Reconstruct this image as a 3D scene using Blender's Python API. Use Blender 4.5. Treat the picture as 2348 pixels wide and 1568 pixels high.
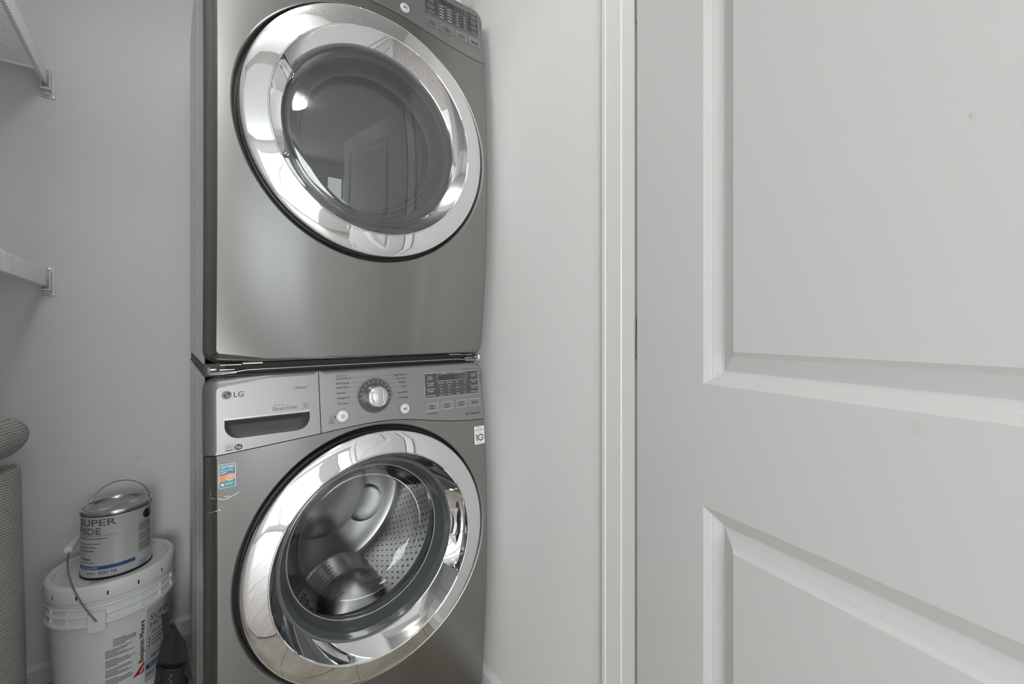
import bpy, bmesh, math, random
from mathutils import Vector, Matrix
from mathutils.geometry import delaunay_2d_cdt

random.seed(7)
PI = math.pi
for o in list(bpy.data.objects): bpy.data.objects.remove(o, do_unlink=True)
SC = bpy.context.scene
COL = SC.collection
R = math.radians

# ------------------------------------------------------------------ camera
CAM_H = 1.11
cam = bpy.data.cameras.new('camera')
cam.sensor_width = 36.0
cam.lens = 36.0 * 1000 / 2348
cam.shift_y = -32.0 / 2348
cam.clip_start = 0.02
cam_o = bpy.data.objects.new('camera', cam)
COL.objects.link(cam_o)
cam_o.location = (0, 0, CAM_H)
cam_o.rotation_euler = (R(90), 0, R(-38.3))
SC.camera = cam_o

# ------------------------------------------------------------------ world, lights, exposure
w = bpy.data.worlds.new('daylight'); SC.world = w; w.use_nodes = True
w.node_tree.nodes['Background'].inputs[0].default_value = (0.86, 0.93, 1.0, 1)
w.node_tree.nodes['Background'].inputs[1].default_value = 1.6
SC.view_settings.view_transform = 'Standard'
SC.view_settings.look = 'None'
SC.view_settings.gamma = 1.0
SC.view_settings.use_curve_mapping = False
SC.view_settings.exposure = 0.06

def area_light(name, loc, rot, sx, sy, power, color=(1, 1, 1)):
    l = bpy.data.lights.new(name, 'AREA'); l.shape = 'RECTANGLE'; l.size = sx; l.size_y = sy
    l.energy = power; l.color = color
    o = bpy.data.objects.new(name, l); COL.objects.link(o); o.location = loc; o.rotation_euler = rot
    return o
# daylight entering through the two windows of the room behind the camera, both seen mirrored in the
# machine doors: the wide bright one to the left and the small one to the right
area_light('wide_window_daylight_offscreen', (-1.05, -3.60, 1.12), (R(90), 0, 0), 2.3, 2.0, 120, (1.0, 0.985, 0.97))
area_light('side_window_daylight_offscreen', (1.05, -3.60, 1.40), (R(90), 0, 0), 0.86, 1.4, 9, (0.97, 0.985, 1.0))

# ------------------------------------------------------------------ materials
def mat(name, color=(.8, .8, .8), rough=.5, metal=0.0, spec=.5, coat=0.0, emit=None, estr=0.0, aniso=0.0):
    m = bpy.data.materials.new(name); m.use_nodes = True
    b = m.node_tree.nodes['Principled BSDF']
    b.inputs['Base Color'].default_value = (*color, 1)
    b.inputs['Roughness'].default_value = rough
    b.inputs['Metallic'].default_value = metal
    b.inputs['Specular IOR Level'].default_value = spec
    b.inputs['Coat Weight'].default_value = coat
    b.inputs['Anisotropic'].default_value = aniso
    if emit:
        b.inputs['Emission Color'].default_value = (*emit, 1); b.inputs['Emission Strength'].default_value = estr
    return m
def nodes(m): return m.node_tree.nodes, m.node_tree.links, m.node_tree.nodes['Principled BSDF']
def add_noise_bump(m, scale, strength, dist=.002, stretch=(1, 1, 1), detail=3):
    n, l, b = nodes(m)
    tc = n.new('ShaderNodeTexCoord'); mp = n.new('ShaderNodeMapping'); mp.inputs['Scale'].default_value = stretch
    t = n.new('ShaderNodeTexNoise'); t.inputs['Scale'].default_value = scale; t.inputs['Detail'].default_value = detail
    bu = n.new('ShaderNodeBump'); bu.inputs['Strength'].default_value = strength; bu.inputs['Distance'].default_value = dist
    l.new(tc.outputs['Object'], mp.inputs[0]); l.new(mp.outputs[0], t.inputs[0]); l.new(t.outputs[0], bu.inputs['Height'])
    l.new(bu.outputs[0], b.inputs['Normal'])
    return t
def add_noise_color(m, scale, c0, c1, stretch=(1, 1, 1), detail=4, lo=.35, hi=.65):
    n, l, b = nodes(m)
    tc = n.new('ShaderNodeTexCoord'); mp = n.new('ShaderNodeMapping'); mp.inputs['Scale'].default_value = stretch
    t = n.new('ShaderNodeTexNoise'); t.inputs['Scale'].default_value = scale; t.inputs['Detail'].default_value = detail
    r = n.new('ShaderNodeValToRGB')
    r.color_ramp.elements[0].color = (*c0, 1); r.color_ramp.elements[1].color = (*c1, 1)
    r.color_ramp.elements[0].position = lo; r.color_ramp.elements[1].position = hi
    l.new(tc.outputs['Object'], mp.inputs[0]); l.new(mp.outputs[0], t.inputs[0]); l.new(t.outputs[0], r.inputs[0])
    l.new(r.outputs[0], b.inputs['Base Color'])

MT = {}
MT['wall'] = mat('wall_paint', (.83, .84, .83), .55, spec=.25); add_noise_bump(MT['wall'], 260, .10, .0008)
MT['ceiling'] = mat('stippled_ceiling', (.78, .79, .78), .9, spec=.1); add_noise_bump(MT['ceiling'], 70, .9, .006, detail=5)
MT['trim'] = mat('white_trim_paint', (.81, .80, .795), .38, spec=.4)
MT['door'] = mat('white_door_paint', (.79, .79, .785), .42, spec=.35); add_noise_bump(MT['door'], 420, .05, .0005, stretch=(1, 1, .3))
MT['tile'] = mat('stone_vinyl', (.4, .36, .3), .5); add_noise_color(MT['tile'], 7, (.30, .25, .20), (.47, .43, .36), detail=9, lo=.3, hi=.7); add_noise_bump(MT['tile'], 60, .15, .001)
MT['grout'] = mat('grout', (.30, .29, .26), .8)
MT['laminate'] = mat('laminate', (.4, .36, .35), .45); add_noise_color(MT['laminate'], 5, (.36, .31, .30), (.50, .45, .44), stretch=(9, 1, 1), detail=6)
MT['white_plastic'] = mat('white_plastic', (.80, .81, .81), .35)
MT['wire'] = mat('white_vinyl_wire', (.82, .83, .83), .4)
# brushed steel: fine horizontal grain stretches reflections upright
def steel(name, col, r0, aniso, bump=.03):
    m = mat(name, col, r0, 1.0, aniso=aniso); m.node_tree.nodes['Principled BSDF'].inputs['Anisotropic Rotation'].default_value = .25
    n, l, b = nodes(m)
    tg = n.new('ShaderNodeTangent'); tg.direction_type = 'RADIAL'; tg.axis = 'Z'
    l.new(tg.outputs[0], b.inputs['Tangent'])
    tc = n.new('ShaderNodeTexCoord'); mp = n.new('ShaderNodeMapping'); mp.inputs['Scale'].default_value = (4, 4, 2600)
    t = n.new('ShaderNodeTexNoise'); t.inputs['Scale'].default_value = 1.0; t.inputs['Detail'].default_value = 2
    r = n.new('ShaderNodeMapRange'); r.inputs[3].default_value = r0 - .02; r.inputs[4].default_value = r0 + .02
    l.new(tc.outputs['Object'], mp.inputs[0]); l.new(mp.outputs[0], t.inputs[0])
    l.new(t.outputs[0], r.inputs[0]); l.new(r.outputs[0], b.inputs['Roughness'])
    bu = n.new('ShaderNodeBump'); bu.inputs['Strength'].default_value = bump; bu.inputs['Distance'].default_value = .0006
    l.new(t.outputs[0], bu.inputs['Height']); l.new(bu.outputs[0], b.inputs['Normal'])
    return m
MT['steel'] = steel('brushed_graphite_steel', (.315, .311, .300), .26, .9, .0)
MT['panel'] = mat('silver_grey_panel', (.305, .303, .297), .36, .8)
MT['cabinet'] = mat('grey_painted_cabinet', (.60, .61, .61), .30, .35)
MT['cabinet_dark'] = mat('dark_grey_metal', (.06, .062, .062), .55, .0, .25)
MT['chrome'] = mat('chrome', (.88, .885, .89), .025, 1.0)
MT['black'] = mat('black_plastic', (.012, .012, .013), .35)
MT['gap'] = mat('black_frame_plastic', (.02, .02, .02), .7)
MT['rubber'] = mat('grey_rubber', (.10, .105, .11), .45)
MT['seal'] = mat('dark_glossy_rim', (.085, .09, .095), .12, coat=.4)
MT['drum'] = mat('drum_steel', (.50, .495, .485), .30, 1.0)
MT['hole'] = mat('perforation_dark', (.01, .01, .01), .6)
MT['dish'] = mat('grey_inner_door', (.19, .194, .194), .5)
MT['ink'] = mat('dark_print', (.05, .05, .055), .5)
MT['ink_soft'] = mat('grey_print', (.13, .13, .135), .5)
MT['display'] = mat('display_smoke', (.075, .075, .075), .22)
MT['lcd'] = mat('lcd_dark', (.045, .045, .042), .15)
MT['lcd_digit'] = mat('lcd_digit', (.13, .13, .12), .3)
MT['light_print'] = mat('light_print', (.50, .50, .50), .4)
MT['silver_line'] = mat('silver_line', (.80, .80, .80), .28, 1.0)
MT['button'] = mat('pale_button', (.78, .78, .77), .25, .4)
MT['sticker_white'] = mat('sticker_white', (.80, .80, .80), .4)
MT['sticker_blue'] = mat('sticker_blue', (.05, .20, .30), .4)
MT['sticker_teal'] = mat('sticker_teal', (.05, .28, .31), .4)
MT['sticker_orange'] = mat('sticker_orange', (.72, .28, .10), .4)
MT['pail'] = mat('white_pail_plastic', (.85, .865, .865), .33); MT['pail'].node_tree.nodes['Principled BSDF'].inputs['Subsurface Weight'].default_value = 0
MT['tin'] = mat('tinplate', (.62, .62, .61), .22, 1.0)
MT['tin_lid'] = mat('tin_lid', (.50, .50, .49), .42, .9)
MT['label'] = mat('can_label', (.66, .67, .68), .28, .25)
MT['label_blue'] = mat('label_blue', (.035, .10, .28), .4)
MT['red'] = mat('logo_red', (.55, .02, .03), .4)
MT['wirehandle'] = mat('steel_wire', (.55, .55, .55), .25, 1.0)
MT['carpet'] = mat('beige_carpet_backing', (.50, .49, .47), .95, spec=.1)
MT['carpet_pile'] = mat('grey_carpet_pile', (.34, .33, .31), 1.0, spec=.05); add_noise_bump(MT['carpet_pile'], 160, 1.0, .006)
MT['dark_mat'] = mat('charcoal_felt', (.045, .046, .048), 1.0, spec=.05); add_noise_bump(MT['dark_mat'], 220, .6, .003)
MT['mat_edge'] = mat('grey_thread', (.20, .20, .20), .9)
MT['hinge'] = mat('dark_nickel', (.20, .20, .20), .35, .9)
MT['lamp_glass'] = mat('lamp_glass', (.9, .9, .88), .4, emit=(1, .965, .92), estr=13)
MT['lamp_closet'] = mat('closet_lamp_glass', (.9, .9, .88), .4, emit=(1, .985, .96), estr=14)
MT['outdoor'] = mat('pale_house_wall', (.55, .57, .60), .8)
MT['outdoor_glass'] = mat('house_window', (.12, .14, .17), .15)
MT['frame'] = mat('window_vinyl', (.80, .81, .82), .4)
MT['smudge'] = mat('faint_smudge', (.765, .765, .755), .5, spec=.3)
MT['scratch'] = mat('scratch_bright', (.75, .75, .74), .35, .8)
MT['curtain'] = mat('sheer_curtain', (.85, .86, .88), .8)
# carpet backing weave: diagonal ribs
def weave(m, scale, rot):
    n, l, b = nodes(m)
    tc = n.new('ShaderNodeTexCoord'); mp = n.new('ShaderNodeMapping'); mp.inputs['Rotation'].default_value = rot
    wv = n.new('ShaderNodeTexWave'); wv.inputs['Scale'].default_value = scale; wv.inputs['Distortion'].default_value = 1.2; wv.inputs['Detail Scale'].default_value = 3
    ns = n.new('ShaderNodeTexNoise'); ns.inputs['Scale'].default_value = 260
    mx = n.new('ShaderNodeMath'); mx.operation = 'MULTIPLY_ADD'; mx.inputs[1].default_value = .7
    r = n.new('ShaderNodeValToRGB'); r.color_ramp.elements[0].color = (.36, .35, .335, 1); r.color_ramp.elements[1].color = (.66, .65, .63, 1)
    r.color_ramp.elements[0].position = .25; r.color_ramp.elements[1].position = .8
    bu = n.new('ShaderNodeBump'); bu.inputs['Strength'].default_value = .7; bu.inputs['Distance'].default_value = .003
    l.new(tc.outputs['Object'], mp.inputs[0]); l.new(mp.outputs[0], wv.inputs[0]); l.new(tc.outputs['Object'], ns.inputs[0])
    l.new(ns.outputs[0], mx.inputs[0]); l.new(wv.outputs['Fac'], mx.inputs[2])
    l.new(mx.outputs[0], r.inputs[0]); l.new(r.outputs[0], b.inputs['Base Color']); l.new(mx.outputs[0], bu.inputs['Height']); l.new(bu.outputs[0], b.inputs['Normal'])
weave(MT['carpet'], 45, (0, R(90), 0))
# clear pane: thin sheet that reflects by angle and lets the rest through, tinted
def pane(name, tint, f0=.05, rough=.0):
    m = bpy.data.materials.new(name); m.use_nodes = True
    n = m.node_tree.nodes; l = m.node_tree.links; n.clear()
    out = n.new('ShaderNodeOutputMaterial'); mix = n.new('ShaderNodeMixShader')
    tr = n.new('ShaderNodeBsdfTransparent'); tr.inputs[0].default_value = (*tint, 1)
    gl = n.new('ShaderNodeBsdfGlossy'); gl.inputs['Roughness'].default_value = rough; gl.inputs['Color'].default_value = (.95, .95, .95, 1)
    lw = n.new('ShaderNodeLayerWeight'); lw.inputs['Blend'].default_value = .5
    pw_ = n.new('ShaderNodeMath'); pw_.operation = 'POWER'; pw_.inputs[1].default_value = 4.0
    ma = n.new('ShaderNodeMath'); ma.operation = 'MULTIPLY_ADD'; ma.inputs[1].default_value = .9 - f0; ma.inputs[2].default_value = f0
    l.new(lw.outputs['Facing'], pw_.inputs[0]); l.new(pw_.outputs[0], ma.inputs[0]); l.new(ma.outputs[0], mix.inputs[0])
    l.new(tr.outputs[0], mix.inputs[1]); l.new(gl.outputs[0], mix.inputs[2]); l.new(mix.outputs[0], out.inputs[0])
    return m
MT['glass_dryer'] = pane('smoked_glass', (.60, .61, .61), .10)
MT['glass_bowl'] = pane('clear_bowl_glass', (.86, .88, .88), .05)
MT['glass_window'] = pane('window_glass', (.95, .97, .97), .05)

# ------------------------------------------------------------------ mesh helpers
class MB:
    def __init__(s): s.v = []; s.f = []; s.n = {}
    def add(s, vs, fs):
        b = len(s.v); s.v += [tuple(p) for p in vs]; s.f += [tuple(i + b for i in f) for f in fs]; return b
    def box(s, x0, x1, y0, y1, z0, z1, M=None):
        vs = [(x0, y0, z0), (x1, y0, z0), (x1, y1, z0), (x0, y1, z0), (x0, y0, z1), (x1, y0, z1), (x1, y1, z1), (x0, y1, z1)]
        if M: vs = [tuple(M @ Vector(p)) for p in vs]
        s.add(vs, [(0, 3, 2, 1), (4, 5, 6, 7), (0, 1, 5, 4), (1, 2, 6, 5), (2, 3, 7, 6), (3, 0, 4, 7)]); return s
    def tube(s, path, r, n=8, closed=False, cap=True):
        P = [Vector(p) for p in path]; k = len(P); rings = []
        up = None
        for i, p in enumerate(P):
            a = P[(i - 1) % k] if (closed or i > 0) else p
            c = P[(i + 1) % k] if (closed or i < k - 1) else p
            t = (c - a).normalized()
            if up is None:
                up = Vector((0, 0, 1)) if abs(t.z) < .9 else Vector((1, 0, 0))
            s1 = t.cross(up).normalized(); up = s1.cross(t).normalized()
            rr = r[i] if isinstance(r, (list, tuple)) else r
            rings.append([p + s1 * rr * math.cos(2 * PI * j / n) + up * rr * math.sin(2 * PI * j / n) for j in range(n)])
        vs = [q for g in rings for q in g]; fs = []
        for i in range(k if closed else k - 1):
            i2 = (i + 1) % k
            for j in range(n): fs.append((i * n + j, i * n + (j + 1) % n, i2 * n + (j + 1) % n, i2 * n + j))
        if cap and not closed: fs += [tuple(range(n))[::-1], tuple((k - 1) * n + j for j in range(n))]
        s.add(vs, fs); return s
    def lathe(s, prof, c, axis='y', n=128, a0=0, a1=2 * PI, flip=False):
        full = abs(a1 - a0 - 2 * PI) < 1e-6; m = n if full else n + 1
        vs = []
        for (r, h) in prof:
            for j in range(m):
                a = a0 + (a1 - a0) * j / n
                if axis == 'y': vs.append((c[0] + r * math.cos(a), c[1] + h, c[2] + r * math.sin(a)))
                else: vs.append((c[0] + r * math.cos(a), c[1] + r * math.sin(a), c[2] + h))
        fs = []
        for i in range(len(prof) - 1):
            for j in range(n):
                j2 = (j + 1) % m
                q = (i * m + j, i * m + j2, (i + 1) * m + j2, (i + 1) * m + j)
                fs.append(q[::-1] if flip else q)
        s.add(vs, fs); return s
    def lean(s, c, slope):     # tip a shape built upright so that it lies on the sloping front
        s.v = [(x, y + slope * (z - c[2]), z) for x, y, z in s.v]; return s
    def grid(s, fn, nu, nv):
        vs = [fn(i / nu, j / nv) for j in range(nv + 1) for i in range(nu + 1)]
        fs = [(j * (nu + 1) + i, j * (nu + 1) + i + 1, (j + 1) * (nu + 1) + i + 1, (j + 1) * (nu + 1) + i) for j in range(nv) for i in range(nu)]
        s.add(vs, fs); return s

def origin_of(p):
    v = Vector((0, 0, 0))
    while p is not None: v += Vector(p.location); p = p.parent
    return v
def build(name, mb, m, parent=None, smooth=True, angle=30, normals=None, recalc=True, at=None, bevel=0):
    off = origin_of(parent) if parent else Vector(at if at else (0, 0, 0))
    me = bpy.data.meshes.new(name)
    me.from_pydata([tuple(Vector(p) - off) for p in mb.v], [], mb.f)
    if recalc:
        bm = bmesh.new(); bm.from_mesh(me); bmesh.ops.recalc_face_normals(bm, faces=bm.faces)
        if bevel:
            es = [e for e in bm.edges if e.is_manifold and e.calc_face_angle(0) > R(40)]
            bmesh.ops.bevel(bm, geom=es, offset=bevel, segments=2, profile=.5, affect='EDGES', clamp_overlap=True)
        bm.to_mesh(me); bm.free()
    me.materials.append(MT[m])
    if smooth:
        me.polygons.foreach_set('use_smooth', [True] * len(me.polygons))
        if normals: me.normals_split_custom_set_from_vertices(normals)
        else: me.set_sharp_from_angle(angle=R(angle))
    me.update()
    o = bpy.data.objects.new(name, me); COL.objects.link(o)
    if parent: o.parent = parent
    elif at: o.location = at
    return o
def thing(name, label, cat, loc, group=None):
    o = bpy.data.objects.new(name, None); COL.objects.link(o); o.location = loc; o.empty_display_size = .1
    o['label'] = label; o['category'] = cat
    if group: o['group'] = group
    return o
def tag(o, label, cat, group=None):
    o['label'] = label; o['category'] = cat
    if group: o['group'] = group
    return o
def struct(o, label=None):
    o['kind'] = 'structure'
    if label: o['label'] = label
    return o
def box_obj(name, m, parent, *b, bevel=0): return build(name, MB().box(*b), m, parent, bevel=bevel, smooth=bool(bevel))

_fc = {}
def text_flat(s):
    """outline of a line of text as flat triangles, cap height 1, starting at x=0"""
    if s in _fc: return _fc[s]
    cu = bpy.data.curves.new('t', 'FONT'); cu.body = s; cu.size = 1.0; cu.resolution_u = 2; cu.fill_mode = 'FRONT'; cu.offset = 0.0 if 'M' in s else .011
    o = bpy.data.objects.new('t', cu)
    me = bpy.data.meshes.new_from_object(o)
    vs = [(v.co.x, v.co.y) for v in me.vertices]; fs = [tuple(p.vertices) for p in me.polygons]
    bpy.data.objects.remove(o); bpy.data.curves.remove(cu); bpy.data.meshes.remove(me)
    if vs:
        x0 = min(v[0] for v in vs); x1 = max(v[0] for v in vs)
    else: x0, x1 = 0, 1
    k = 1 / .7
    _fc[s] = ([((v[0] - x0) * k, v[1] * k) for v in vs], fs, (x1 - x0) * k)
    return _fc[s]

# ------------------------------------------------------------------ the closet and the room before it
FAR = 1.98; XL = -0.62; XR = 0.772; YF0 = 0.5505; YF1 = 0.6465; CEIL = 2.44
DW_L = -0.24; DW_R = 0.765; DW_H = 2.05
RX0, RX1, RY0 = -3.0, 2.2, -3.5

# floor: stone-look tiles in the closet, laminate boards in the room
fl = MB().box(RX0 - .1, RX1 + .1, RY0 - .1, FAR + .1, -.1, -.004); floor = struct(build('floor', fl, 'grout', smooth=False))
ts = .305
tile_me = None
for i in range(-1, 5):
    for j in range(0, 5):
        x0 = XL + (i) * ts + .12; y0 = YF0 + j * ts
        xa, xb, ya, yb = max(x0, XL), min(x0 + ts, XR), y0, min(y0 + ts, FAR)
        if xb - xa < .02 or yb - ya < .02: continue
        mb = MB().box(xa + .0012, xb - .0012, ya + .0012, yb - .0012, -.003, 0)
        o = build('tile', mb, 'tile', floor, smooth=False)
pw = .19
y = RX0; k = 0
while y < RX1:
    x1 = min(y + pw, RX1); yy = RY0 - random.random() * 1.0
    while yy < YF0:
        a, b = max(yy, RY0), min(yy + 1.25, YF0 - .03)
        if b - a > .03: build('plank', MB().box(y + .001, x1 - .001, a + .001, b - .001, -.003, 0), 'laminate', floor, smooth=False)
        yy += 1.25
    y += pw
build('threshold_strip', MB().box(DW_L, DW_R, YF0 - .03, YF0 + .01, -.003, .006), 'laminate', floor, smooth=False)

def wall(name, *b): return struct(build(name, MB().box(*b), 'wall', smooth=False))
wf = wall('wall_far', RX0, XR + .1, FAR, FAR + .1, 0, CEIL)
for (x, z, a, b) in ((-.078, .663, .012, .008), (-.001, .605, .003, .003)):
    mb = MB(); mb.add([(x + a * math.cos(R(k * 30)) * (1 + .25 * math.sin(k * 2.1)), FAR - .0002, z + b * math.sin(R(k * 30))) for k in range(12)], [tuple(range(12))]); build('smudge', mb, 'smudge', wf, smooth=False)
wall('wall_right', XR, XR + .1, YF1 - .0005, FAR, 0, CEIL)
wall('wall_left', XL - .1, XL, YF1, FAR, 0, CEIL)
fw = MB(); fw.box(RX0, DW_L - .015, YF0, YF1, 0, CEIL); fw.box(DW_R + .018, RX1, YF0, YF1, 0, CEIL); fw.box(DW_L - .015, DW_R + .018, YF0, YF1, DW_H + .015, CEIL)
struct(build('wall_front', fw, 'wall', smooth=False))
wall('wall_room_right', RX1, RX1 + .1, RY0, YF1, 0, CEIL)
wall('wall_room_left', RX0 - .1, RX0, RY0, YF1, 0, CEIL)
PW = (-2.20, .10, .12, 2.12); SW = (.62, 1.48, .70, 2.1)     # openings in the back wall
bw = MB()
for (a, b, c, d) in ((RX0, PW[0], 0, CEIL), (PW[0], PW[1], 0, PW[2]), (PW[0], PW[1], PW[3], CEIL), (PW[1], SW[0], 0, CEIL), (SW[0], SW[1], 0, SW[2]), (SW[0], SW[1], SW[3], CEIL), (SW[1], RX1, 0, CEIL)):
    bw.box(a, b, RY0 - .1, RY0, c, d)
struct(build('wall_back', bw, 'wall', smooth=False))
struct(build('ceiling', MB().box(RX0 - .1, RX1 + .1, RY0 - .1, FAR + .1, CEIL, CEIL + .1), 'ceiling', smooth=False))
for k, q in enumerate((PW, SW)):
    wn = struct(build('window_%d' % (k + 1), MB().box(q[0], q[0] + .05, RY0 - .07, RY0 - .02, q[2], q[3]).box(q[1] - .05, q[1], RY0 - .07, RY0 - .02, q[2], q[3]).box(q[0] + .05, q[1] - .05, RY0 - .07, RY0 - .02, q[2], q[2] + .05).box(q[0] + .05, q[1] - .05, RY0 - .07, RY0 - .02, q[3] - .05, q[3]).box((q[0] + q[1]) / 2 - .025, (q[0] + q[1]) / 2 + .025, RY0 - .07, RY0 - .02, q[2] + .05, q[3] - .05), 'frame', smooth=False))
    for a, b in ((q[0] + .05, (q[0] + q[1]) / 2 - .025), ((q[0] + q[1]) / 2 + .025, q[1] - .05)):
        build('pane', MB().box(a, b, RY0 - .047, RY0 - .043, q[2] + .05, q[3] - .05), 'glass_window', wn, smooth=False)

# baseboards: flat face, sloped upper edge
def baseboard(name, p0, p1, nrm, h=.066, t=.012):
    p0 = Vector((*p0, 0)); p1 = Vector((*p1, 0)); n = Vector((*nrm, 0))
    prof = [(0, 0), (t, 0), (t, h - .014), (t * .35, h - .002), (0, h)]
    mb = MB(); vs = [p + n * a + Vector((0, 0, b)) for p in (p0, p1) for a, b in prof]; k = len(prof)
    mb.add(vs, [(i, (i + 1) % k, k + (i + 1) % k, k + i) for i in range(k)] + [tuple(range(k)), tuple(range(k, 2 * k))])
    return struct(build(name, mb, 'trim', smooth=False))
baseboard('baseboard_far', (XL, FAR), (XR, FAR), (0, -1))
baseboard('baseboard_right', (XR, YF1), (XR, FAR), (-1, 0))
baseboard('baseboard_left', (XL, YF1), (XL, FAR), (1, 0))
baseboard('baseboard_room', (RX0, RY0), (RX1, RY0), (0, 1))
baseboard('baseboard_room_left', (RX0, RY0), (RX0, YF0), (1, 0))

# door jamb on the hinge side (right), head and latch side, with stop beads; casings on the room side
jp = [(DW_R + .018, YF1 + .0), (DW_R + .002, YF1 + .0), (DW_R, YF1 - .003), (DW_R, YF1 - .0115), (DW_R + .0018, YF1 - .0125), (DW_R + .0018, .5930), (DW_R + .0036, .5915), (DW_R + .0036, .5602), (DW_R + .010, .5590), (DW_R + .018, .5590)]
def extrude_z(name, prof, z0, z1, m):
    mb = MB(); k = len(prof)
    mb.add([(x, y, z) for z in (z0, z1) for x, y in prof], [(i, (i + 1) % k, k + (i + 1) % k, k + i) for i in range(k)] + [tuple(range(k)), tuple(range(k, 2 * k))])
    return struct(build(name, mb, m, smooth=False))
extrude_z('trim_1', jp, 0, DW_H + .015, 'trim')
extrude_z('trim_2', [(DW_L - .015, YF0), (DW_L, YF0), (DW_L, .592), (DW_L + .01, .592), (DW_L + .01, .634), (DW_L, .634), (DW_L, YF1), (DW_L - .015, YF1)], 0, DW_H + .015, 'trim')
struct(build('trim_3', MB().box(DW_L, DW_R, YF0, YF1, DW_H, DW_H + .015), 'trim', smooth=False))
for k, (a, b, c, d) in enumerate(((DW_L - .08, DW_L - .005, 0, DW_H + .08), (DW_R + .022, DW_R + .095, 0, DW_H + .08), (DW_L - .005, DW_R + .022, DW_H + .006, DW_H + .08))):
    struct(build('trim_%d' % (k + 4), MB().box(a, b, YF0 - .014, YF0, c, d), 'trim', smooth=False))

# ------------------------------------------------------------------ panelled door, swung open into the room
PHI = R(11.6); HX, HY = .7655, .5500; DWID, DHT, DTH = .98, 2.035, .035
dd = Vector((-math.sin(PHI), -math.cos(PHI), 0)); dn = Vector((-math.cos(PHI), math.sin(PHI), 0))   # along the leaf, out of its seen face
def dp(u, z, off=0): return Vector((HX, HY, 0)) + dd * u + dn * off + Vector((0, 0, z))
door = struct(build('door_1', MB(), 'door', at=(HX, HY, 0)))
WU = (.034, .019, .005); WZ = (.0245, .0255, .008)     # ogee, bevel, step widths along u and z
DEP = .0112
panels = [(.163, DWID - .120, 1.013, 1.905), (.163, DWID - .120, .23, .8005)]
def leaf_side(mb, off, sgn):
    us = [0, panels[0][0], panels[0][1], DWID]; zs = [.006, panels[1][2], panels[1][3], panels[0][2], panels[0][3], DHT]
    for i in range(3):
        for j in range(5):
            if i == 1 and j in (1, 3): continue
            mb.add([dp(us[i], zs[j], off), dp(us[i + 1], zs[j], off), dp(us[i + 1], zs[j + 1], off), dp(us[i], zs[j + 1], off)], [(0, 1, 2, 3)])
leaf = MB(); leaf_side(leaf, 0, 1)
for (a, b) in ((0, 0), (DWID, DWID)):
    leaf.add([dp(a, .006, 0), dp(a, DHT, 0), dp(a, DHT, -DTH), dp(a, .006, -DTH)], [(0, 1, 2, 3)])
leaf.add([dp(0, DHT, 0), dp(DWID, DHT, 0), dp(DWID, DHT, -DTH), dp(0, DHT, -DTH)], [(0, 1, 2, 3)])
leaf.add([dp(0, .006, 0), dp(DWID, .006, 0), dp(DWID, .006, -DTH), dp(0, .006, -DTH)], [(0, 1, 2, 3)])
leaf.add([dp(0, .006, -DTH), dp(DWID, .006, -DTH), dp(DWID, DHT, -DTH), dp(0, DHT, -DTH)], [(0, 1, 2, 3)])
build('door_leaf', leaf, 'door', door, smooth=False)
for (u0, u1, z0, z1) in panels:
    mb = MB()
    # section from the stile inwards: small lip, two-step ogee into the groove, bevel, step, raised field
    sec = [(0, 0), (.04, -.0003), (.36, -.0040), (.40, -.0049), (.44, -.0050), (.88, -.0103), (1.0, -DEP)]
    lv = [(WU[0] * t, WZ[0] * t, d) for t, d in sec]
    lv += [(WU[0] + WU[1] * t, WZ[0] + WZ[1] * t, -DEP + .0066 * t) for t in (.06, .5, 1.0)]
    lv += [(sum(WU), sum(WZ), -.0003)]
    rings = [[dp(u0 + a, z0 + b, d), dp(u1 - a, z0 + b, d), dp(u1 - a, z1 - b, d), dp(u0 + a, z1 - b, d)] for a, b, d in lv]
    vs = [p for g in rings for p in g]; fs = []
    for i in range(len(lv) - 1):
        for j in range(4): fs.append((i * 4 + j, i * 4 + (j + 1) % 4, i * 4 + 4 + (j + 1) % 4, i * 4 + 4 + j))
    m = len(lv) - 1; fs.append((m * 4, m * 4 + 1, m * 4 + 2, m * 4 + 3))
    mb.add(vs, fs); build('raised_panel', mb, 'door', door, smooth=False)
for hz in (.28, 1.09, 1.80):
    h = MB()
    h.box(DW_R + .0085, DW_R + .0165, .5520, .5585, hz - .045, hz + .045)
    e = [dp(-.0008, hz - .045, -.004), dp(-.0008, hz + .045, -.004), dp(-.0008, hz + .045, -.034), dp(-.0008, hz - .045, -.034)]
    h.add(e, [(0, 1, 2, 3)])
    h.tube([(HX + .016, HY - .004, hz - .046), (HX + .016, HY - .004, hz + .046)], .006, 10)
    build('hinge', h, 'hinge', door)
for (u, z, a, b) in ((.457, .995, .007, .008), (.384, 1.370, .002, .003), (.501, 1.334, .002, .0035)):
    mb = MB(); P = [(u + a * math.cos(R(k * 30)) * (1 + .25 * math.sin(k * 2.1)), z + b * math.sin(R(k * 30)) * (1 + .2 * math.cos(k * 1.7))) for k in range(12)]
    mb.add([dp(x, y_, .0002 if u < .48 and z < 1.0 else .0001) for x, y_ in P], [tuple(range(12))]); build('smudge', mb, 'smudge', door, smooth=False)
kn = MB(); kc = dp(DWID - .07, .98, 0); 
def knob_pts(c, n, prof):
    t = n.orthogonal().normalized(); b = n.cross(t); m = 20; vs = []
    for r, d in prof: vs += [c + n * d + t * r * math.cos(2 * PI * j / m) + b * r * math.sin(2 * PI * j / m) for j in range(m)]
    return vs, [(i * m + j, i * m + (j + 1) % m, (i + 1) * m + (j + 1) % m, (i + 1) * m + j) for i in range(len(prof) - 1) for j in range(m)]
kn.add(*knob_pts(kc, dn, [(.03, 0), (.03, .006), (.012, .010), (.011, .03), (.024, .038), (.027, .05), (.022, .062), (.001, .066)]))
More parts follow.
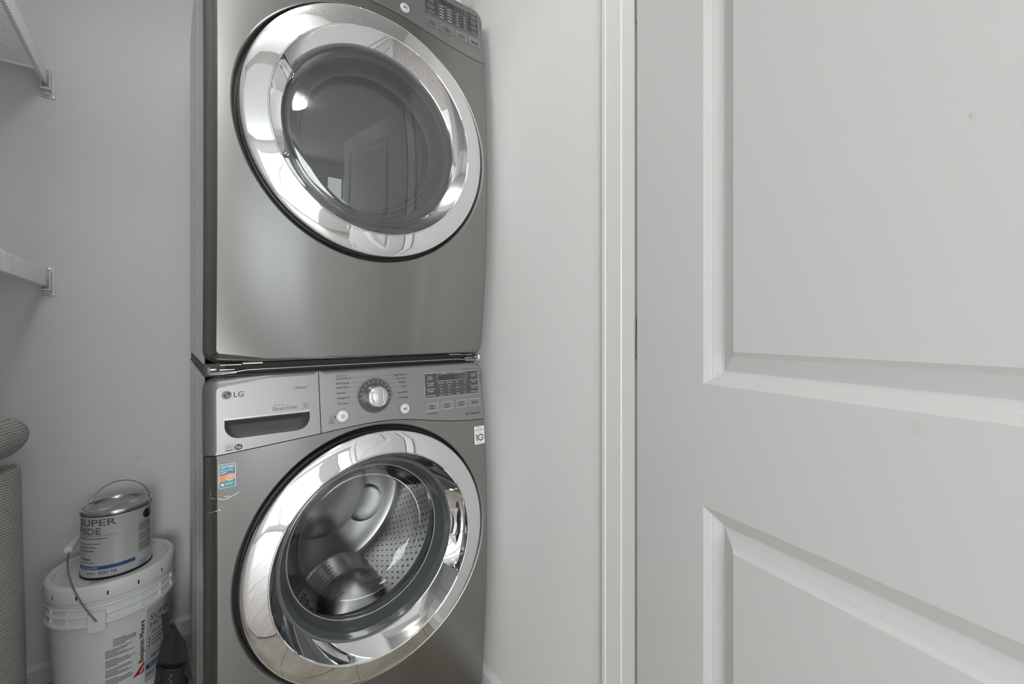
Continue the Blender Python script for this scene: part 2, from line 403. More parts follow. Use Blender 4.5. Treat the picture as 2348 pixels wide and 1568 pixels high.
build('door_knob', kn, 'silver_line', door)

# ------------------------------------------------------------------ ceiling lamps
def ceiling_lamp(place, label, x, y, r, m):
    t = thing(place + '_lamp_offscreen', label, 'lamp', (x, y, CEIL))
    build('lamp_base', MB().lathe([(.0, 0), (r * .8, 0), (r * .8, -.02), (r * .72, -.022), (0, -.022)], (x, y, CEIL), 'z', 40), 'silver_line', t)
    build(place + '_lamp_shade_offscreen', MB().lathe([(r * .76, -.020), (r, -.03), (r * .97, -.05), (r * .75, -.080), (r * .4, -.098), (.001, -.104)], (x, y, CEIL), 'z', 48), m, t)
    return t
ceiling_lamp('room', 'round frosted glass lamp on the room ceiling outside the closet door', .06, -.50, .17, 'lamp_glass')
ceiling_lamp('closet', 'small round frosted glass lamp on the closet ceiling', .02, .87, .12, 'lamp_closet')

# ------------------------------------------------------------------ stacked laundry machines
X0 = .0567; MW = .686; MD = 1.80          # left face, width, back plane
RED = .022                                # rounding at the rim of the front
def crown(h): return 1.052 + .033 * ((h - .5) / .5) ** 2
class Front:
    def __init__(s, zb, top, corner=.030):
        s.zb = zb; s.top = top; s.c = corner
    def inner(s, u, h):      # distance from the rim of the rounded rectangle, inwards
        cx_, cy_ = MW / 2, s.top / 2
        qx = abs(u - cx_) - (cx_ - s.c); qy = abs(h - cy_) - (cy_ - s.c)
        return s.c - (math.hypot(max(qx, 0), max(qy, 0)) + min(max(qx, qy), 0))
    def rd(s, u): return RED - .014 * min(max((u - .03) / .09, 0), 1)      # width of the folded rim
    def y(s, u, h, flat=False):
        d = s.inner(u, h); e = 0; rd = s.rd(u)
        if d < rd and not flat:
            t = .55 + .45 * (1 - max(d, 0) / rd)      # the fold starts with a crease
            e = rd / .45 * (math.sqrt(1 - .55 ** 2) - math.sqrt(max(0, 1 - t * t))) * .62
        return crown(h * 1.0 / max(s.top, 1e-6) * 1.007) + e
    def inward(s, u, h):
        e = .0002; gx = s.inner(u + e, h) - s.inner(u - e, h); gy = s.inner(u, h + e) - s.inner(u, h - e); L = math.hypot(gx, gy) or 1
        return gx / L, gy / L
    def inset(s, f):          # loop at a fraction of the rim width
        out = []
        for u, h in s.loop(0):
            gx, gy = s.inward(u, h); k = s.rd(u) * f; out.append((u + gx * k, h + gy * k))
        return out
    def p(s, u, h, lift=0): return (X0 + u, s.y(u, h) - lift, s.zb + h)
    def nrm(s, u, h, flat=False):
        e = .00003
        if not flat:
            gx, gy = s.inward(u, h); d = s.inner(u, h); lo, hi = .0012, s.rd(u) - .0001
            k = (lo - d) if d < lo else (hi - d) if d > hi else 0
            u += gx * k; h += gy * k
        du = (s.y(u + e, h, flat) - s.y(u - e, h, flat)) / (2 * e); dh = (s.y(u, h + e, flat) - s.y(u, h - e, flat)) / (2 * e)
        return Vector((du, -1, dh)).normalized()
    def loop(s, d, n=360):   # inset loop of the rounded rectangle
        r = max(s.c - d, .0005); pts = []
        segs = [((MW - s.c, s.c), -90), ((MW - s.c, s.top - s.c), 0), ((s.c, s.top - s.c), 90), ((s.c, s.c), 180)]
        corner = []
        for (cx_, cy_), a in segs:
            corner.append([(cx_ + r * math.cos(R(a + 90 * k / 8)), cy_ + r * math.sin(R(a + 90 * k / 8))) for k in range(9)])
        for i in range(4):
            pts += corner[i]; A = corner[i][-1]; B = corner[(i + 1) % 4][0]
            m = max(2, int(math.hypot(B[0] - A[0], B[1] - A[1]) / .012))
            pts += [(A[0] + (B[0] - A[0]) * k / m, A[1] + (B[1] - A[1]) * k / m) for k in range(1, m)]
        return pts

def inside(pt, poly):
    x, y = pt; c = False; j = len(poly) - 1
    for i in range(len(poly)):
        xi, yi = poly[i]; xj, yj = poly[j]
        if (yi > y) != (yj > y) and x < (xj - xi) * (y - yi) / (yj - yi) + xi: c = not c
        j = i
    return c
def near(pt, poly, tol):
    for i in range(len(poly)):
        a = poly[i]
        if abs(a[0] - pt[0]) < tol and abs(a[1] - pt[1]) < tol: return True
    return False
def patch(F, name, outer, holes, m, parent, step=.02, lift=0, skirt=.028, skirt_mat=None):
    """a piece of the machine front: the outline in front coordinates, triangulated and laid on the curved front"""
    pts = []; edges = []
    def ring(poly):
        b = len(pts); k = len(poly); pts.extend(Vector(p) for p in poly); edges.extend((b + i, b + (i + 1) % k) for i in range(k))
    ring(outer)
    for h in holes: ring(h)
    us = [p[0] for p in outer]; hs = [p[1] for p in outer]
    def ok(q, tol): return inside(q, outer) and not any(inside(q, h) for h in holes) and not near(q, outer, tol) and not any(near(q, h, tol) for h in holes)
    for f in [1 - math.cos(R(a)) for a in (14, 28, 42, 56, 68, 80)]:
        for q in F.inset(f):
            if ok(q, .0007): pts.append(Vector(q))
    prev = None; crease = F.inset(1.0)
    for q in crease + crease[:1]:
        if ok(q, .0004):
            pts.append(Vector(q))
            if prev is not None: edges.append((prev, len(pts) - 1))
            prev = len(pts) - 1
        else: prev = None
    i0, i1 = int(min(us) / step) - 1, int(max(us) / step) + 1; j0, j1 = int(min(hs) / step) - 1, int(max(hs) / step) + 1
    for i in range(i0, i1 + 1):
        for j in range(j0, j1 + 1):
            q = (i * step + .003, j * step + .004)
            if F.inner(*q) > RED and ok(q, .006): pts.append(Vector(q))
    vo, eo, fo = delaunay_2d_cdt(pts, edges, [], 0, 1e-6)[:3]
    mb = MB(); norms = []; sets = ([], [])
    for f in fo:
        cx_ = sum(vo[i][0] for i in f) / 3; cy_ = sum(vo[i][1] for i in f) / 3
        if inside((cx_, cy_), outer) and not any(inside((cx_, cy_), h) for h in holes): sets[0 if F.inner(cx_, cy_) > F.rd(cx_) else 1].append(tuple(f))
    for flat, fs in ((True, sets[0]), (False, sets[1])):
        ids = sorted({i for f in fs for i in f}); mp = {i: k for k, i in enumerate(ids)}
        mb.add([F.p(vo[i][0], vo[i][1], lift) for i in ids], [tuple(mp[i] for i in f) for f in fs])
        norms += [F.nrm(vo[i][0], vo[i][1], flat) for i in ids]
    # fold the rim backwards where the piece reaches the rim of the front; elsewhere a short return into the seam
    def fold(poly, depth, rim):
        k = len(poly); b = len(mb.v); vs = []; nn = []
        for i, q in enumerate(poly):
            a = poly[i - 1]; c = poly[(i + 1) % k]; t = Vector((c[0] - a[0], c[1] - a[1])); t = t.normalized() if t.length > 1e-9 else Vector((1, 0))
            x, y, z = F.p(q[0], q[1], lift)
            dep = skirt if (rim and F.inner(*q) < .0006) else depth
            vs += [(x, y, z), (x, y + dep, z)]; n = Vector((t[1], 0, -t[0])); nn += [n, n]
        mb.add(vs, [(2 * i, 2 * i + 1, 2 * ((i + 1) % k) + 1, 2 * ((i + 1) % k)) for i in range(k)]); norms.extend(nn)
    fold(outer, .006, True)
    return build(name, mb, m, parent, normals=[tuple(n) for n in norms], recalc=False)

def seam_h(u, dz):   # arched joint between control panel and door panel
    T = [(0, .8480), (.1, .8551), (.2247, .8650), (.2868, .8712), (.3626, .8755), (.4114, .8738), (.4701, .8652), (.5352, .8533), (.6052, .8442), (.686, .8401)]
    for (a, x), (b, y) in zip(T, T[1:]):
        if a <= u <= b:
            t = (u - a) / (b - a); return x + (y - x) * t + dz
    return T[-1][1] + dz
def smooth_seam(u, dz):
    return sum(seam_h(min(max(u + k * .012, 0), MW), dz) for k in range(-3, 4)) / 7
def rim_cut(F, pred):   # rim loop points that satisfy pred, kept in order
    return [q for q in F.loop(0) if pred(q)]
def circle(c, r, n=180): return [(c[0] + r * math.cos(2 * PI * k / n), c[1] + r * math.sin(2 * PI * k / n)) for k in range(n)]
def ellipse(c, rx, ry, n=40): return [(c[0] + rx * math.cos(2 * PI * k / n), c[1] + ry * math.sin(2 * PI * k / n)) for k in range(n)]
def rrect(u0, u1, h0, h1, r, n=5):
    P = []
    for (cx_, cy_, a) in ((u1 - r, h0 + r, -90), (u1 - r, h1 - r, 0), (u0 + r, h1 - r, 90), (u0 + r, h0 + r, 180)):
        P += [(cx_ + r * math.cos(R(a + 90 * k / n)), cy_ + r * math.sin(R(a + 90 * k / n))) for k in range(n + 1)]
    return P

class Print:
    """flat print and thin plates laid on a machine front"""
    def __init__(s, F): s.F = F; s.mb = MB(); s.lift = .0005; s.parts = []
    def text(s, t, u0, u1, h, cap, lift=None):
        vs, fs, wd = text_flat(t); k = (u1 - u0) / wd
        s.mb.add([s.F.p(u0 + x * k, h + y * cap, lift or s.lift) for x, y in vs], fs); return s
    def poly(s, P, lift=None):
        s.mb.add([s.F.p(u, h, lift or s.lift) for u, h in P], [tuple(range(len(P)))]); return s
    def rect(s, u0, u1, h0, h1, lift=None): return s.poly([(u0, h0), (u1, h0), (u1, h1), (u0, h1)], lift)
    def line(s, a, b, w=.0005, lift=None):
        d = Vector((b[0] - a[0], b[1] - a[1])).normalized(); n = Vector((-d[1], d[0])) * w / 2
        return s.poly([(a[0] + n[0], a[1] + n[1]), (a[0] - n[0], a[1] - n[1]), (b[0] - n[0], b[1] - n[1]), (b[0] + n[0], b[1] + n[1])], lift)
    def band(s, outer, inner, lift=None):
        k = len(outer); s.mb.add([s.F.p(u, h, lift or s.lift) for u, h in outer + inner], [(i, (i + 1) % k, k + (i + 1) % k, k + i) for i in range(k)]); return s
    def arc(s, c, r, w, a0, a1, n=40, lift=None):
        o = [(c[0] + (r + w / 2) * math.cos(R(a0 + (a1 - a0) * k / n)), c[1] + (r + w / 2) * math.sin(R(a0 + (a1 - a0) * k / n))) for k in range(n + 1)]
        i = [(c[0] + (r - w / 2) * math.cos(R(a0 + (a1 - a0) * k / n)), c[1] + (r - w / 2) * math.sin(R(a0 + (a1 - a0) * k / n))) for k in range(n + 1)]
        m = n + 1; s.mb.add([s.F.p(u, h, lift or s.lift) for u, h in o + i], [(k, k + 1, m + k + 1, m + k) for k in range(n)]); return s
    def cut(s, name, m, parent):      # close the piece begun since the last cut
        if s.mb.f: s.parts.append(build(name, s.mb, m, parent, smooth=False, recalc=False))
        s.mb = MB(); return s
    def done(s, name, m, parent): return build(name, s.mb, m, parent, smooth=False, recalc=False)

def plate(F, name, P, m, parent, t=.002, bev=0):   # raised flat button or plate following the front
    mb = MB(); k = len(P)
    mb.add([F.p(u, h, t) for u, h in P] + [F.p(u, h, -.001) for u, h in P], [tuple(range(k))] + [(i, (i + 1) % k, k + (i + 1) % k, k + i) for i in range(k)])
    return build(name, mb, m, parent, smooth=False)

LAB_W = 'graphite steel front-loading washing machine, under the dryer, with detergent drawer'
LAB_D = 'graphite steel clothes dryer stacked on the washing machine, round smoked glass door'
def machine(kind):
    wash = kind == 'washer'
    zb = 0.0 if wash else 1.035
    top = 1.0085 if wash else 1.0235
    dz = 0.0 if wash else .0165
    F = Front(zb, top)
    T = thing('washing_machine' if wash else 'clothes_dryer', LAB_W if wash else LAB_D, 'washer' if wash else 'dryer', (X0 + MW / 2, 1.42, zb))
    ch = .556 if wash else .550; cu = .412 - X0        # door centre
    C = (.412, 1.052, zb + ch)
    # cabinet: painted shell with upright pressed grooves on its sides
    cb = MB(); zt = zb + top - (0 if wash else .004); z0 = zb + (.02 if wash else 0); yb = MD
    for side, sg in ((X0 + .002, -1), (X0 + MW - .002, 1)):
        prof = [(side, 1.107)]
        for gy in (1.120, 1.325, 1.345, 1.56, 1.58):
            w2 = .004; dep = .004 if gy > 1.2 else .003
            prof += [(side, gy - w2), (side - sg * dep, gy - w2 * .5), (side - sg * dep, gy + w2 * .5), (side, gy + w2)]
        prof += [(side, yb - .004), (side - sg * .004, yb)]
        k = len(prof)
        cb.add([(x, y, z) for z in (z0, zt) for x, y in prof], [(i, i + 1, k + i + 1, k + i) for i in range(k - 1)])
    cb.add([(X0 + .002, 1.107, zt), (X0 + MW - .002, 1.107, zt), (X0 + MW - .006, yb, zt), (X0 + .006, yb, zt)], [(0, 1, 2, 3)])
    cb.add([(X0 + .006, yb, z0), (X0 + MW - .006, yb, z0), (X0 + MW - .006, yb, zt), (X0 + .006, yb, zt)], [(0, 1, 2, 3)])
    cb.add([(X0 + .002, 1.107, z0), (X0 + MW - .002, 1.107, z0), (X0 + MW - .006, yb, z0), (X0 + .006, yb, z0)], [(0, 1, 2, 3)])
    cab = build('cabinet', cb, 'cabinet', T, smooth=False)
    sc = MB()
    for (yy, hh) in ((1.122, .030), (1.122, .93)): sc.lathe([(.001, -.0025), (.004, -.002), (.005, 0)], (X0 + .001, yy, zb + hh), 'z', 8)
    # dark frame behind the front, closing the seams
    fr = MB().lathe([(.3135, .030), (.335, .032)], C, n=96)
    P = F.loop(.004); k = len(P)
    fr.add([(X0 + u, 1.107, zb + h) for u, h in P] + [(X0 + u, F.y(u, h) + .006, zb + h) for u, h in P], [(i, (i + 1) % k, k + (i + 1) % k, k + i) for i in range(k)])
    for h0, h1 in ((.862, top - .012),):
        fr.add([(X0 + .01, 1.093, zb + h0 - .03), (X0 + MW - .01, 1.093, zb + h0 - .03), (X0 + MW - .01, 1.106, zb + h1), (X0 + .01, 1.106, zb + h1)], [(0, 1, 2, 3)])
    build('front_frame', fr, 'gap', T)
    # steel door panel with round opening, rolled lip
    seam = [(u, smooth_seam(u, dz) - .0009) for u in [MW * k / 70 for k in range(71)]]
    rim = [q for q in F.loop(0)]
    lower = [q for q in rim if q[1] < smooth_seam(q[0], dz) - .004 ]
    # rim starts at bottom right and runs counter-clockwise: split into right side then left side and bottom
    right = [q for q in lower if q[0] > MW / 2 and q[1] > .03]; rest = [q for q in lower if not (q[0] > MW / 2 and q[1] > .03)]
    leftb = [q for q in rest if q[0] < MW / 2 and q[1] > .0300]; bot = [q for q in rest if q not in leftb]
    leftb.sort(key=lambda q: -q[1]); right.sort(key=lambda q: q[1])
    bl = sorted([q for q in bot if q[0] < MW / 2], key=lambda q: q[0] - q[1]); br = sorted([q for q in bot if q[0] >= MW / 2], key=lambda q: q[0] + q[1])
    outer = bl + br + right + seam[::-1] + leftb
    HR = .3125
    fp = patch(F, 'front_panel', outer, [circle((cu, ch), HR)], 'steel', T)
    lip = MB(); n = 180; sec = [(0, 0), (-.0012, .0006), (-.003, .0022), (-.0045, .0048), (-.006, .009), (-.007, .018), (-.007, .034)]
    vs = []
    for dr, dy in sec:
        for j in range(n):
            a = 2 * PI * j / n; u = cu + HR * math.cos(a); h = ch + HR * math.sin(a)
            vs.append((X0 + cu + (HR + dr) * math.cos(a), F.y(u, h) + dy, zb + ch + (HR + dr) * math.sin(a)))
    lip.add(vs, [(i * n + j, i * n + (j + 1) % n, (i + 1) * n + (j + 1) % n, (i + 1) * n + j) for i in range(len(sec) - 1) for j in range(n)])
    build('door_opening_lip', lip, 'panel', fp, angle=50)
    build('door_recess', MB().lathe([(.3065, .012), (.3058, .034), (.240, .036)], C, n=128), 'black', T)
    # control panel, with the drawer front beside it on the washer
    upr = [q for q in rim if q[1] > smooth_seam(q[0], dz) + .004]
    topr = sorted([q for q in upr if q[0] > MW / 2], key=lambda q: q[1] - q[0]); topl = sorted([q for q in upr if q[0] <= MW / 2], key=lambda q: -q[1] - q[0])
    seam2 = [(u, smooth_seam(u, dz) + .0009) for u, _ in seam]
    if wash:
        SP = .2232
        def cutL(P): return [q for q in P if q[0] < SP - .0015]
        def cutR(P): return [q for q in P if q[0] > SP + .0022]
        hole = [(.0354, .9207)] + [(.0354 + .0000, .9060)] + [(.0354 + .027 * (1 - math.cos(R(a))), .9060 - .0265 * math.sin(R(a))) for a in range(10, 91, 10)] + [(.172 + .0275 * math.sin(R(a)), .8795 + .0265 * (1 - math.cos(R(a)))) for a in range(0, 91, 10)] + [(.1995, .9207)]
        s1 = cutL(seam2); t1 = cutL(topl) + cutL(topr)
        s1.append((SP - .0009, smooth_seam(SP, dz) + .0009)); edgeL = [(SP - .0009, top * 1.0 - .0001)]
        dr = patch(F, 'detergent_drawer', s1 + edgeL + t1, [hole], 'panel', T, step=.015)
        # scooped finger recess with a bright upper edge
        mb = MB()
        def scoop(a, b):      # b from the lower lip to the roof, a across
            b2 = min(b / .85, 1.0); h = .8795 + .0412 * b2
            ins = .027 * (1 - math.sqrt(max(0, 1 - (1 - min((h - .8795) / .0265, 1)) ** 2)))
            ua, ub = .0354 + ins, .1995 - ins; u = ua + (ub - ua) * a
            e = min(1, math.sin(PI * a) * 5.0) ** .5 if 0 < a < 1 else 0
            d = .030 * math.sin(PI / 2 * min(1, b2 * 1.05)) ** .8 * e
            if b > .85: d *= (1 - (b - .85) / .15)
            return (X0 + u, F.y(u, h) + d + .0002, zb + h)
        mb.grid(scoop, 48, 26)
        build('finger_recess', mb, 'panel', dr, angle=60)
        lipb = MB(); lipb.grid(lambda a, b: F.p(.0350 + .1650 * a, .9225 - .0052 * b, .0014 * math.sin(PI * b)), 10, 4)
        build('recess_edge', lipb, 'silver_line', dr)
        s2 = [(SP + .0009, smooth_seam(SP, dz) + .0009)] + cutR(seam2); t2 = cutR(topr) + cutR(topl)
        cp = patch(F, 'control_panel', s2 + t2 + [(SP + .0009, top - .0001)], [], 'panel', T, step=.02)
    else:
        cp = patch(F, 'control_panel', seam2 + topr + topl, [], 'panel', T, step=.02)
        dr = None
    # dial
    kc = (.3540, .9395 + dz); kcp = F.p(*kc); kc3 = (kcp[0], kcp[1], kcp[2]); slp = (F.y(.35, .96) - F.y(.35, .92)) / .04
    dial = build('dial_ring', MB().lathe([(.0282, -.001), (.0290, -.0022), (.0405, -.0022), (.0425, .0012)], kc3, n=64).lean(kc3, slp), 'display', T)
    build('knob', MB().lathe([(.0285, -.001), (.0280, -.010), (.0268, -.012), (.0262, -.020), (.0245, -.0245), (.0225, -.0255), (.0215, -.0245), (.020, -.0250), (.001, -.0262)], kc3, n=64).lean(kc3, slp), 'chrome', T, angle=25)
    q = Print(F)
    q.arc(kc, .0452, .0007, -8, 188 if wash else 352, 60)
    q.arc(kc, .0435, .0004, 0, 359.9, 80); q.cut('dial_line', 'ink', cp)
    if wash:
        for tx, u0, u1, h, cap in (('STEAM CYCLE', .2600, .2870, .9928, .0043), ('Cotton/Normal', .2600, .2962, .9855, .0052), ('Bulky/Large', .2606, .2905, .9745, .0052), ('Heavy Duty', .2603, .2895, .9643, .0052), ('Sanitary', .2608, .2825, .9516, .0052), ('Allergiene\u2122', .2612, .2905, .9393, .0052), ('Tub Clean', .2618, .2858, .9262, .0052),
                               ('Bright Whites\u2122', .4055, .4414, .9850, .0052), ('Perm. Press', .4130, .4398, .9757, .0052), ('Delicates', .4195, .4402, .9657, .0052), ('Towels', .4250, .4404, .9545, .0052), ('Speed Wash', .4150, .4414, .9395, .0052), ('Downloaded', .4155, .4420, .9258, .0052)):
            q.text(tx, u0, u1, h, cap); q.cut('cycle_name', 'ink', cp)
        q.line((.2600, .9921), (.2870, .9921), .0004); q.cut('leader_line', 'ink', cp)
        for a, b in (((.299, .9876), (.3540, .9885)), ((.2935, .9766), (.323, .9745)), ((.2925, .9665), (.314, .9635)), ((.2855, .9540), (.309, .9530)), ((.2935, .9418), (.3085, .9410)), ((.2888, .9288), (.309, .9275)),
                     ((.358, .9885), (.4030, .9876)), ((.380, .9780), (.4105, .9782)), ((.392, .9680), (.4170, .9682)), ((.3975, .9565), (.4225, .9568)), ((.3990, .9418), (.4125, .9420)), ((.3990, .9285), (.4130, .9283))):
            q.line(a, b, .0004); q.cut('leader_line', 'ink', cp)
        q.text('All Cold Rinses', .4963, .5275, .8748, .0042); q.cut('button_note', 'ink', cp)
        q.text('TrueBalance', .6255, .6655, .8592, .0062); q.text('\u2122', .6658, .6685, .863, .003)
        for a in (90, 210, 330): q.poly(ellipse((.6205 + .0022 * math.cos(R(a)), .8622 + .0022 * math.sin(R(a))), .0017, .0017, 12))
        q.cut('feature_name', 'ink', cp)
        q.arc((.2485, .8975), .0058, .0006, 0, 360, 20); q.arc((.2485, .8975), .0028, .0006, 0, 360, 16)
        q.poly(ellipse((.2555, .8985), .0012, .0022, 10))
        q.text('Smart', .2425, .2515, .8885, .0026); q.text('Diagnosis', .2405, .2560, .8848, .0026); q.cut('feature_mark', 'ink', cp)
        q.text('ENERGY EFFICIENT DIRECT DRIVE', .6150, .6640, .9893, .0022); q.cut('feature_name', 'ink', cp)
    q.band(rrect(.6725, .6765, .9600 + dz, .9720 + dz, .0008), rrect(.6730, .6760, .9605 + dz, .9715 + dz, .0006)); q.line((.6725, .9560 + dz), (.6750, .9510 + dz), .0008); q.line((.6750, .9560 + dz), (.6725, .9510 + dz), .0008); q.line((.6755, .9535 + dz), (.6785, .9500 + dz), .0006)
    q.done('child_lock_mark', 'ink', cp)
    tk = Print(F); tk.lift = .0027
    for k in range(12):
        a = R(-12 + k * 18); tk.line((kc[0] + .0335 * math.cos(a), kc[1] + .0335 * math.sin(a)), (kc[0] + .0395 * math.cos(a), kc[1] + .0395 * math.sin(a)), .0009); tk.cut('dial_mark', 'light_print', dial)
    # round push buttons
    for nm, c, r in (('power_button', (.2722, .8987 + dz), .0125), ('start_button', (.4322, .8988 + dz), .0115)):
        p3 = F.p(*c)
        bt = build(nm, MB().lathe([(r + .0024, .0005), (r + .0020, -.0010), (r + .0012, -.0010), (r + .0004, .0005), (r, -.0022), (r * .9, -.0032), (.0005, -.0036)], p3, n=40).lean(p3, slp), 'button', T, angle=25)
        g = Print(F); g.lift = .0042
        if nm[0] == 'p': g.arc(c, .0042, .0009, 0, 360, 30); g.rect(c[0] - .0006, c[0] + .0006, c[1] - .0024, c[1] + .0024)
        else:
            g.poly([(c[0] - .0042, c[1] - .0034), (c[0] + .0006, c[1]), (c[0] - .0042, c[1] + .0034)])
            g.rect(c[0] + .0014, c[0] + .0024, c[1] - .0034, c[1] + .0034); g.rect(c[0] + .0034, c[0] + .0044, c[1] - .0034, c[1] + .0034)
        g.done('symbol', 'ink', bt)
        rg = Print(F); rg.lift = .0007; rg.arc(c, r + .0033, .0007, 0, 360, 40); rg.done('button_ring', 'ink', bt)
    # display window
    D0, D1, E0, E1 = .4915, .6665, .9183 + dz, .9855 + dz
    dsp = plate(F, 'display', rrect(D0, D1, E0, E1, .003), 'display', T, .0008)
    pr = Print(F); pr.lift = .0013
    pr.band(rrect(D0 - .0002, D1 + .0002, E0 - .0002, E1 + .0002, .003), rrect(D0 + .0009, D1 - .0009, E0 + .0009, E1 - .0009, .0022))
    pr.band(rrect(.5315, .6270, .9622 + dz, .9812 + dz, .0015), rrect(.5323, .6262, .9630 + dz, .9804 + dz, .0010))
    pr.done('display_frame', 'silver_line', dsp)
    lc = Print(F); lc.lift = .0011; lc.rect(.5323, .6262, .9630 + dz, .9804 + dz); lc.done('screen', 'lcd', dsp)
    dg = Print(F); dg.lift = .0014; dg.text('18:88', .590, .624, .9655 + dz, .0125); dg.done('digits', 'lcd_digit', dsp)
    sp = Print(F); sp.lift = .0014
    for uu in (.5268, .6352): sp.rect(uu - .0005, uu + .0005, E0 + .001, E1 - .001); sp.cut('divider', 'lcd', dsp)
    for k in range(1, 4):
        hh = E1 - (E1 - E0) * k / 4; sp.rect(D0 + .001, .5265, hh - .0004, hh + .0004); sp.cut('divider', 'lcd', dsp); sp.rect(.6355, D1 - .001, hh - .0004, hh + .0004); sp.cut('divider', 'lcd', dsp)
    lt = Print(F); lt.lift = .0015
    for k in range(3):
        hh = E1 - (E1 - E0) * (k + 1) / 4
        lt.rect(.5005, .5180, hh + .0002, hh + .0016); lt.cut('indicator_bar', 'silver_line', dsp); lt.rect(.6420, .6580, hh + .0002, hh + .0016); lt.cut('indicator_bar', 'silver_line', dsp)
    lp = Print(F); lp.lift = .0015
    if wash:
        cols = [('Steam', 'Pre Wash', 'Delay Wash', 'Add Garments'), ('ColdWash', 'Rinse+Spin', 'Extra Rinse', 'Water Plus')]
        mid = [('Extra Hot', 'Hot', 'Warm', 'Cold', 'Tap Cold'), ('Extra High', 'High', 'Medium', 'Low', 'No Spin'), ('Heavy', '.', 'Normal', '.', 'Light'), ('High', '.', 'Low', '.', 'Off')]
        for k in range(4):
            hh = E1 - (E1 - E0) * (k + .62) / 4
            for (a, b), tx in zip(((.4955, .5235), (.6385, .6640)), (cols[0][k], cols[1][k])):
                wd = min(b - a, .0026 * len(tx)); lp.text(tx, (a + b) / 2 - wd / 2, (a + b) / 2 + wd / 2, hh - .0015, .0036); lp.cut('display_word', 'light_print', dsp)
        for i, cc in enumerate((.5425, .5680, .5945, .6195)):
            for k in range(5):
                tx = mid[i][k]; hh = .9555 - .0082 * k + dz
                if tx == '.': lp.poly(ellipse((cc, hh + .0015), .0010, .0012, 10)); lp.cut('display_dot', 'light_print', dsp)
                else:
                    wd = .0019 * len(tx); lp.text(tx, cc - wd / 2, cc + wd / 2, hh, .0032); lp.cut('display_word', 'light_print', dsp)
        lp.text('Washing', .5470, .5610, .9822, .0022); lp.cut('display_word', 'light_print', dsp); lp.text('Est. Time Remaining', .5890, .6150, .9822, .0022); lp.cut('display_word', 'light_print', dsp)
    else:
        for k in range(4):
            hh = E1 - (E1 - E0) * (k + .55) / 4
            for a, b in ((.4985, .5205), (.6410, .6620)): lp.rect(a, b, hh - .001, hh + .0004); lp.cut('display_word', 'light_print', dsp)
        for i, cc in enumerate((.5425, .5680, .5945, .6195)):
            for k in range(5): lp.rect(cc - .007 + (i > 1) * .003, cc + .007 - (i > 1) * .003, .9555 - .0082 * k + dz, .9578 - .0082 * k + dz); lp.cut('display_word', 'light_print', dsp)
    names = (('Wash', 'Temp.'), ('Spin', 'Speed'), ('Soil', 'Level'), ('Signal',)) if wash else (('Dry', 'Level'), ('Temp', 'Control'), ('Time', 'Dry'), ('Signal',))
    for (a, b), tx in zip(((.4920, .5292), (.5385, .5756), (.5858, .6222), (.6300, .6676)), names):
        h0, h1 = .8836 + dz, .9040 + dz
        bt = plate(F, 'option_button', rrect(a + .0018, b - .0018, h0 + .0018, h1 - .0018, .0012), 'panel', T, .0012)
        g = Print(F); g.lift = .0016; g.band(rrect(a, b, h0, h1, .0025), rrect(a + .0012, b - .0012, h0 + .0012, h1 - .0012, .0018)); g.done('button_frame', 'silver_line', bt)
        g = Print(F); g.lift = .0017
        for i, t_ in enumerate(tx):
            wd = .0031 * len(t_); hh = h0 + (.0115 if i == 0 else .0045) if len(tx) > 1 else h0 + .008
            g.text(t_, (a + b) / 2 - wd / 2, (a + b) / 2 + wd / 2, hh, .0050)
        g.done('button_print', 'ink', bt)
    if wash:
        # maker's mark and print on the drawer
        q = Print(F); q.poly(ellipse((.0398, .9703), .0086, .0086, 40)); q.text('LG', .0522, .0700, .9650, .0112)
        q.done('maker_mark', 'ink', dr)
        g = Print(F); g.lift = .0008
        g.arc((.0398, .9703), .0068, .0010, 62, 360, 40); g.rect(.0394, .0404, .9672, .9742); g.rect(.0394, .0430, .9666, .9676); g.rect(.0425, .0470, .9698, .9707); g.poly(ellipse((.0371, .9733), .0010, .0010, 12))
        g.done('maker_mark_lines', 'light_print', dr)
        q = Print(F)
        q.text('Steam', .1738, .1965, .9717, .0064); q.text('\u2122', .1970, .2008, .9756, .0030)
        q.cut('feature_name', 'ink_soft', dr)
        for a in range(0, 360, 60): q.arc((.1700 + .0016 * math.cos(R(a)), .9745 + .0016 * math.sin(R(a))), .0016, .0004, a - 100, a + 100, 8)
        q.cut('feature_mark', 'ink_soft', dr)
        q.text('Direct Drive', .1249, .1732, .9282, .0080); q.cut('feature_name', 'ink_soft', dr)
        for i, c_ in enumerate('Inverter'): q.text(c_, .1251 + i * .0031, .1251 + i * .0031 + (.0006 if c_ == 'I' else .0017), .9385, .0036)
        q.cut('feature_name', 'ink_soft', dr)
        q.band(rrect(.1850, .1993, .9262, .9393, .0006), rrect(.1854, .1989, .9266, .9389, .0005))
        q.arc((.1918, .9345), .0030, .0011, 40, 250, 14); q.arc((.1922, .9322), .0022, .0009, 0, 360, 14); q.text('MOTION', .1880, .1962, .9275, .0018)
        q.cut('feature_mark', 'ink_soft', dr)
        q.band(rrect(.0367, .0499, .8562, .8692, .0003), rrect(.0371, .0495, .8566, .8688, .0003)); q.arc((.0420, .8610), .0062, .0006, 20, 150, 14); q.text('energy', .0385, .0470, .8618, .0028); q.rect(.0372, .0494, .8568, .8588)
        q.done('energy_mark', 'ink_soft', dr)
        q = Print(F); q.poly(ellipse((.0594, .8617), .0075, .0062, 30)); q.done('efficiency_mark', 'ink', dr)
        g = Print(F); g.lift = .0008; g.text('he', .0548, .0640, .8588, .0070); g.done('efficiency_mark_text', 'light_print', dr)
        # colourful sticker on the door panel
        def stk(P, m, lift, nm, par): z = Print(F); z.lift = lift; z.poly(P); return z.done(nm, m, par)
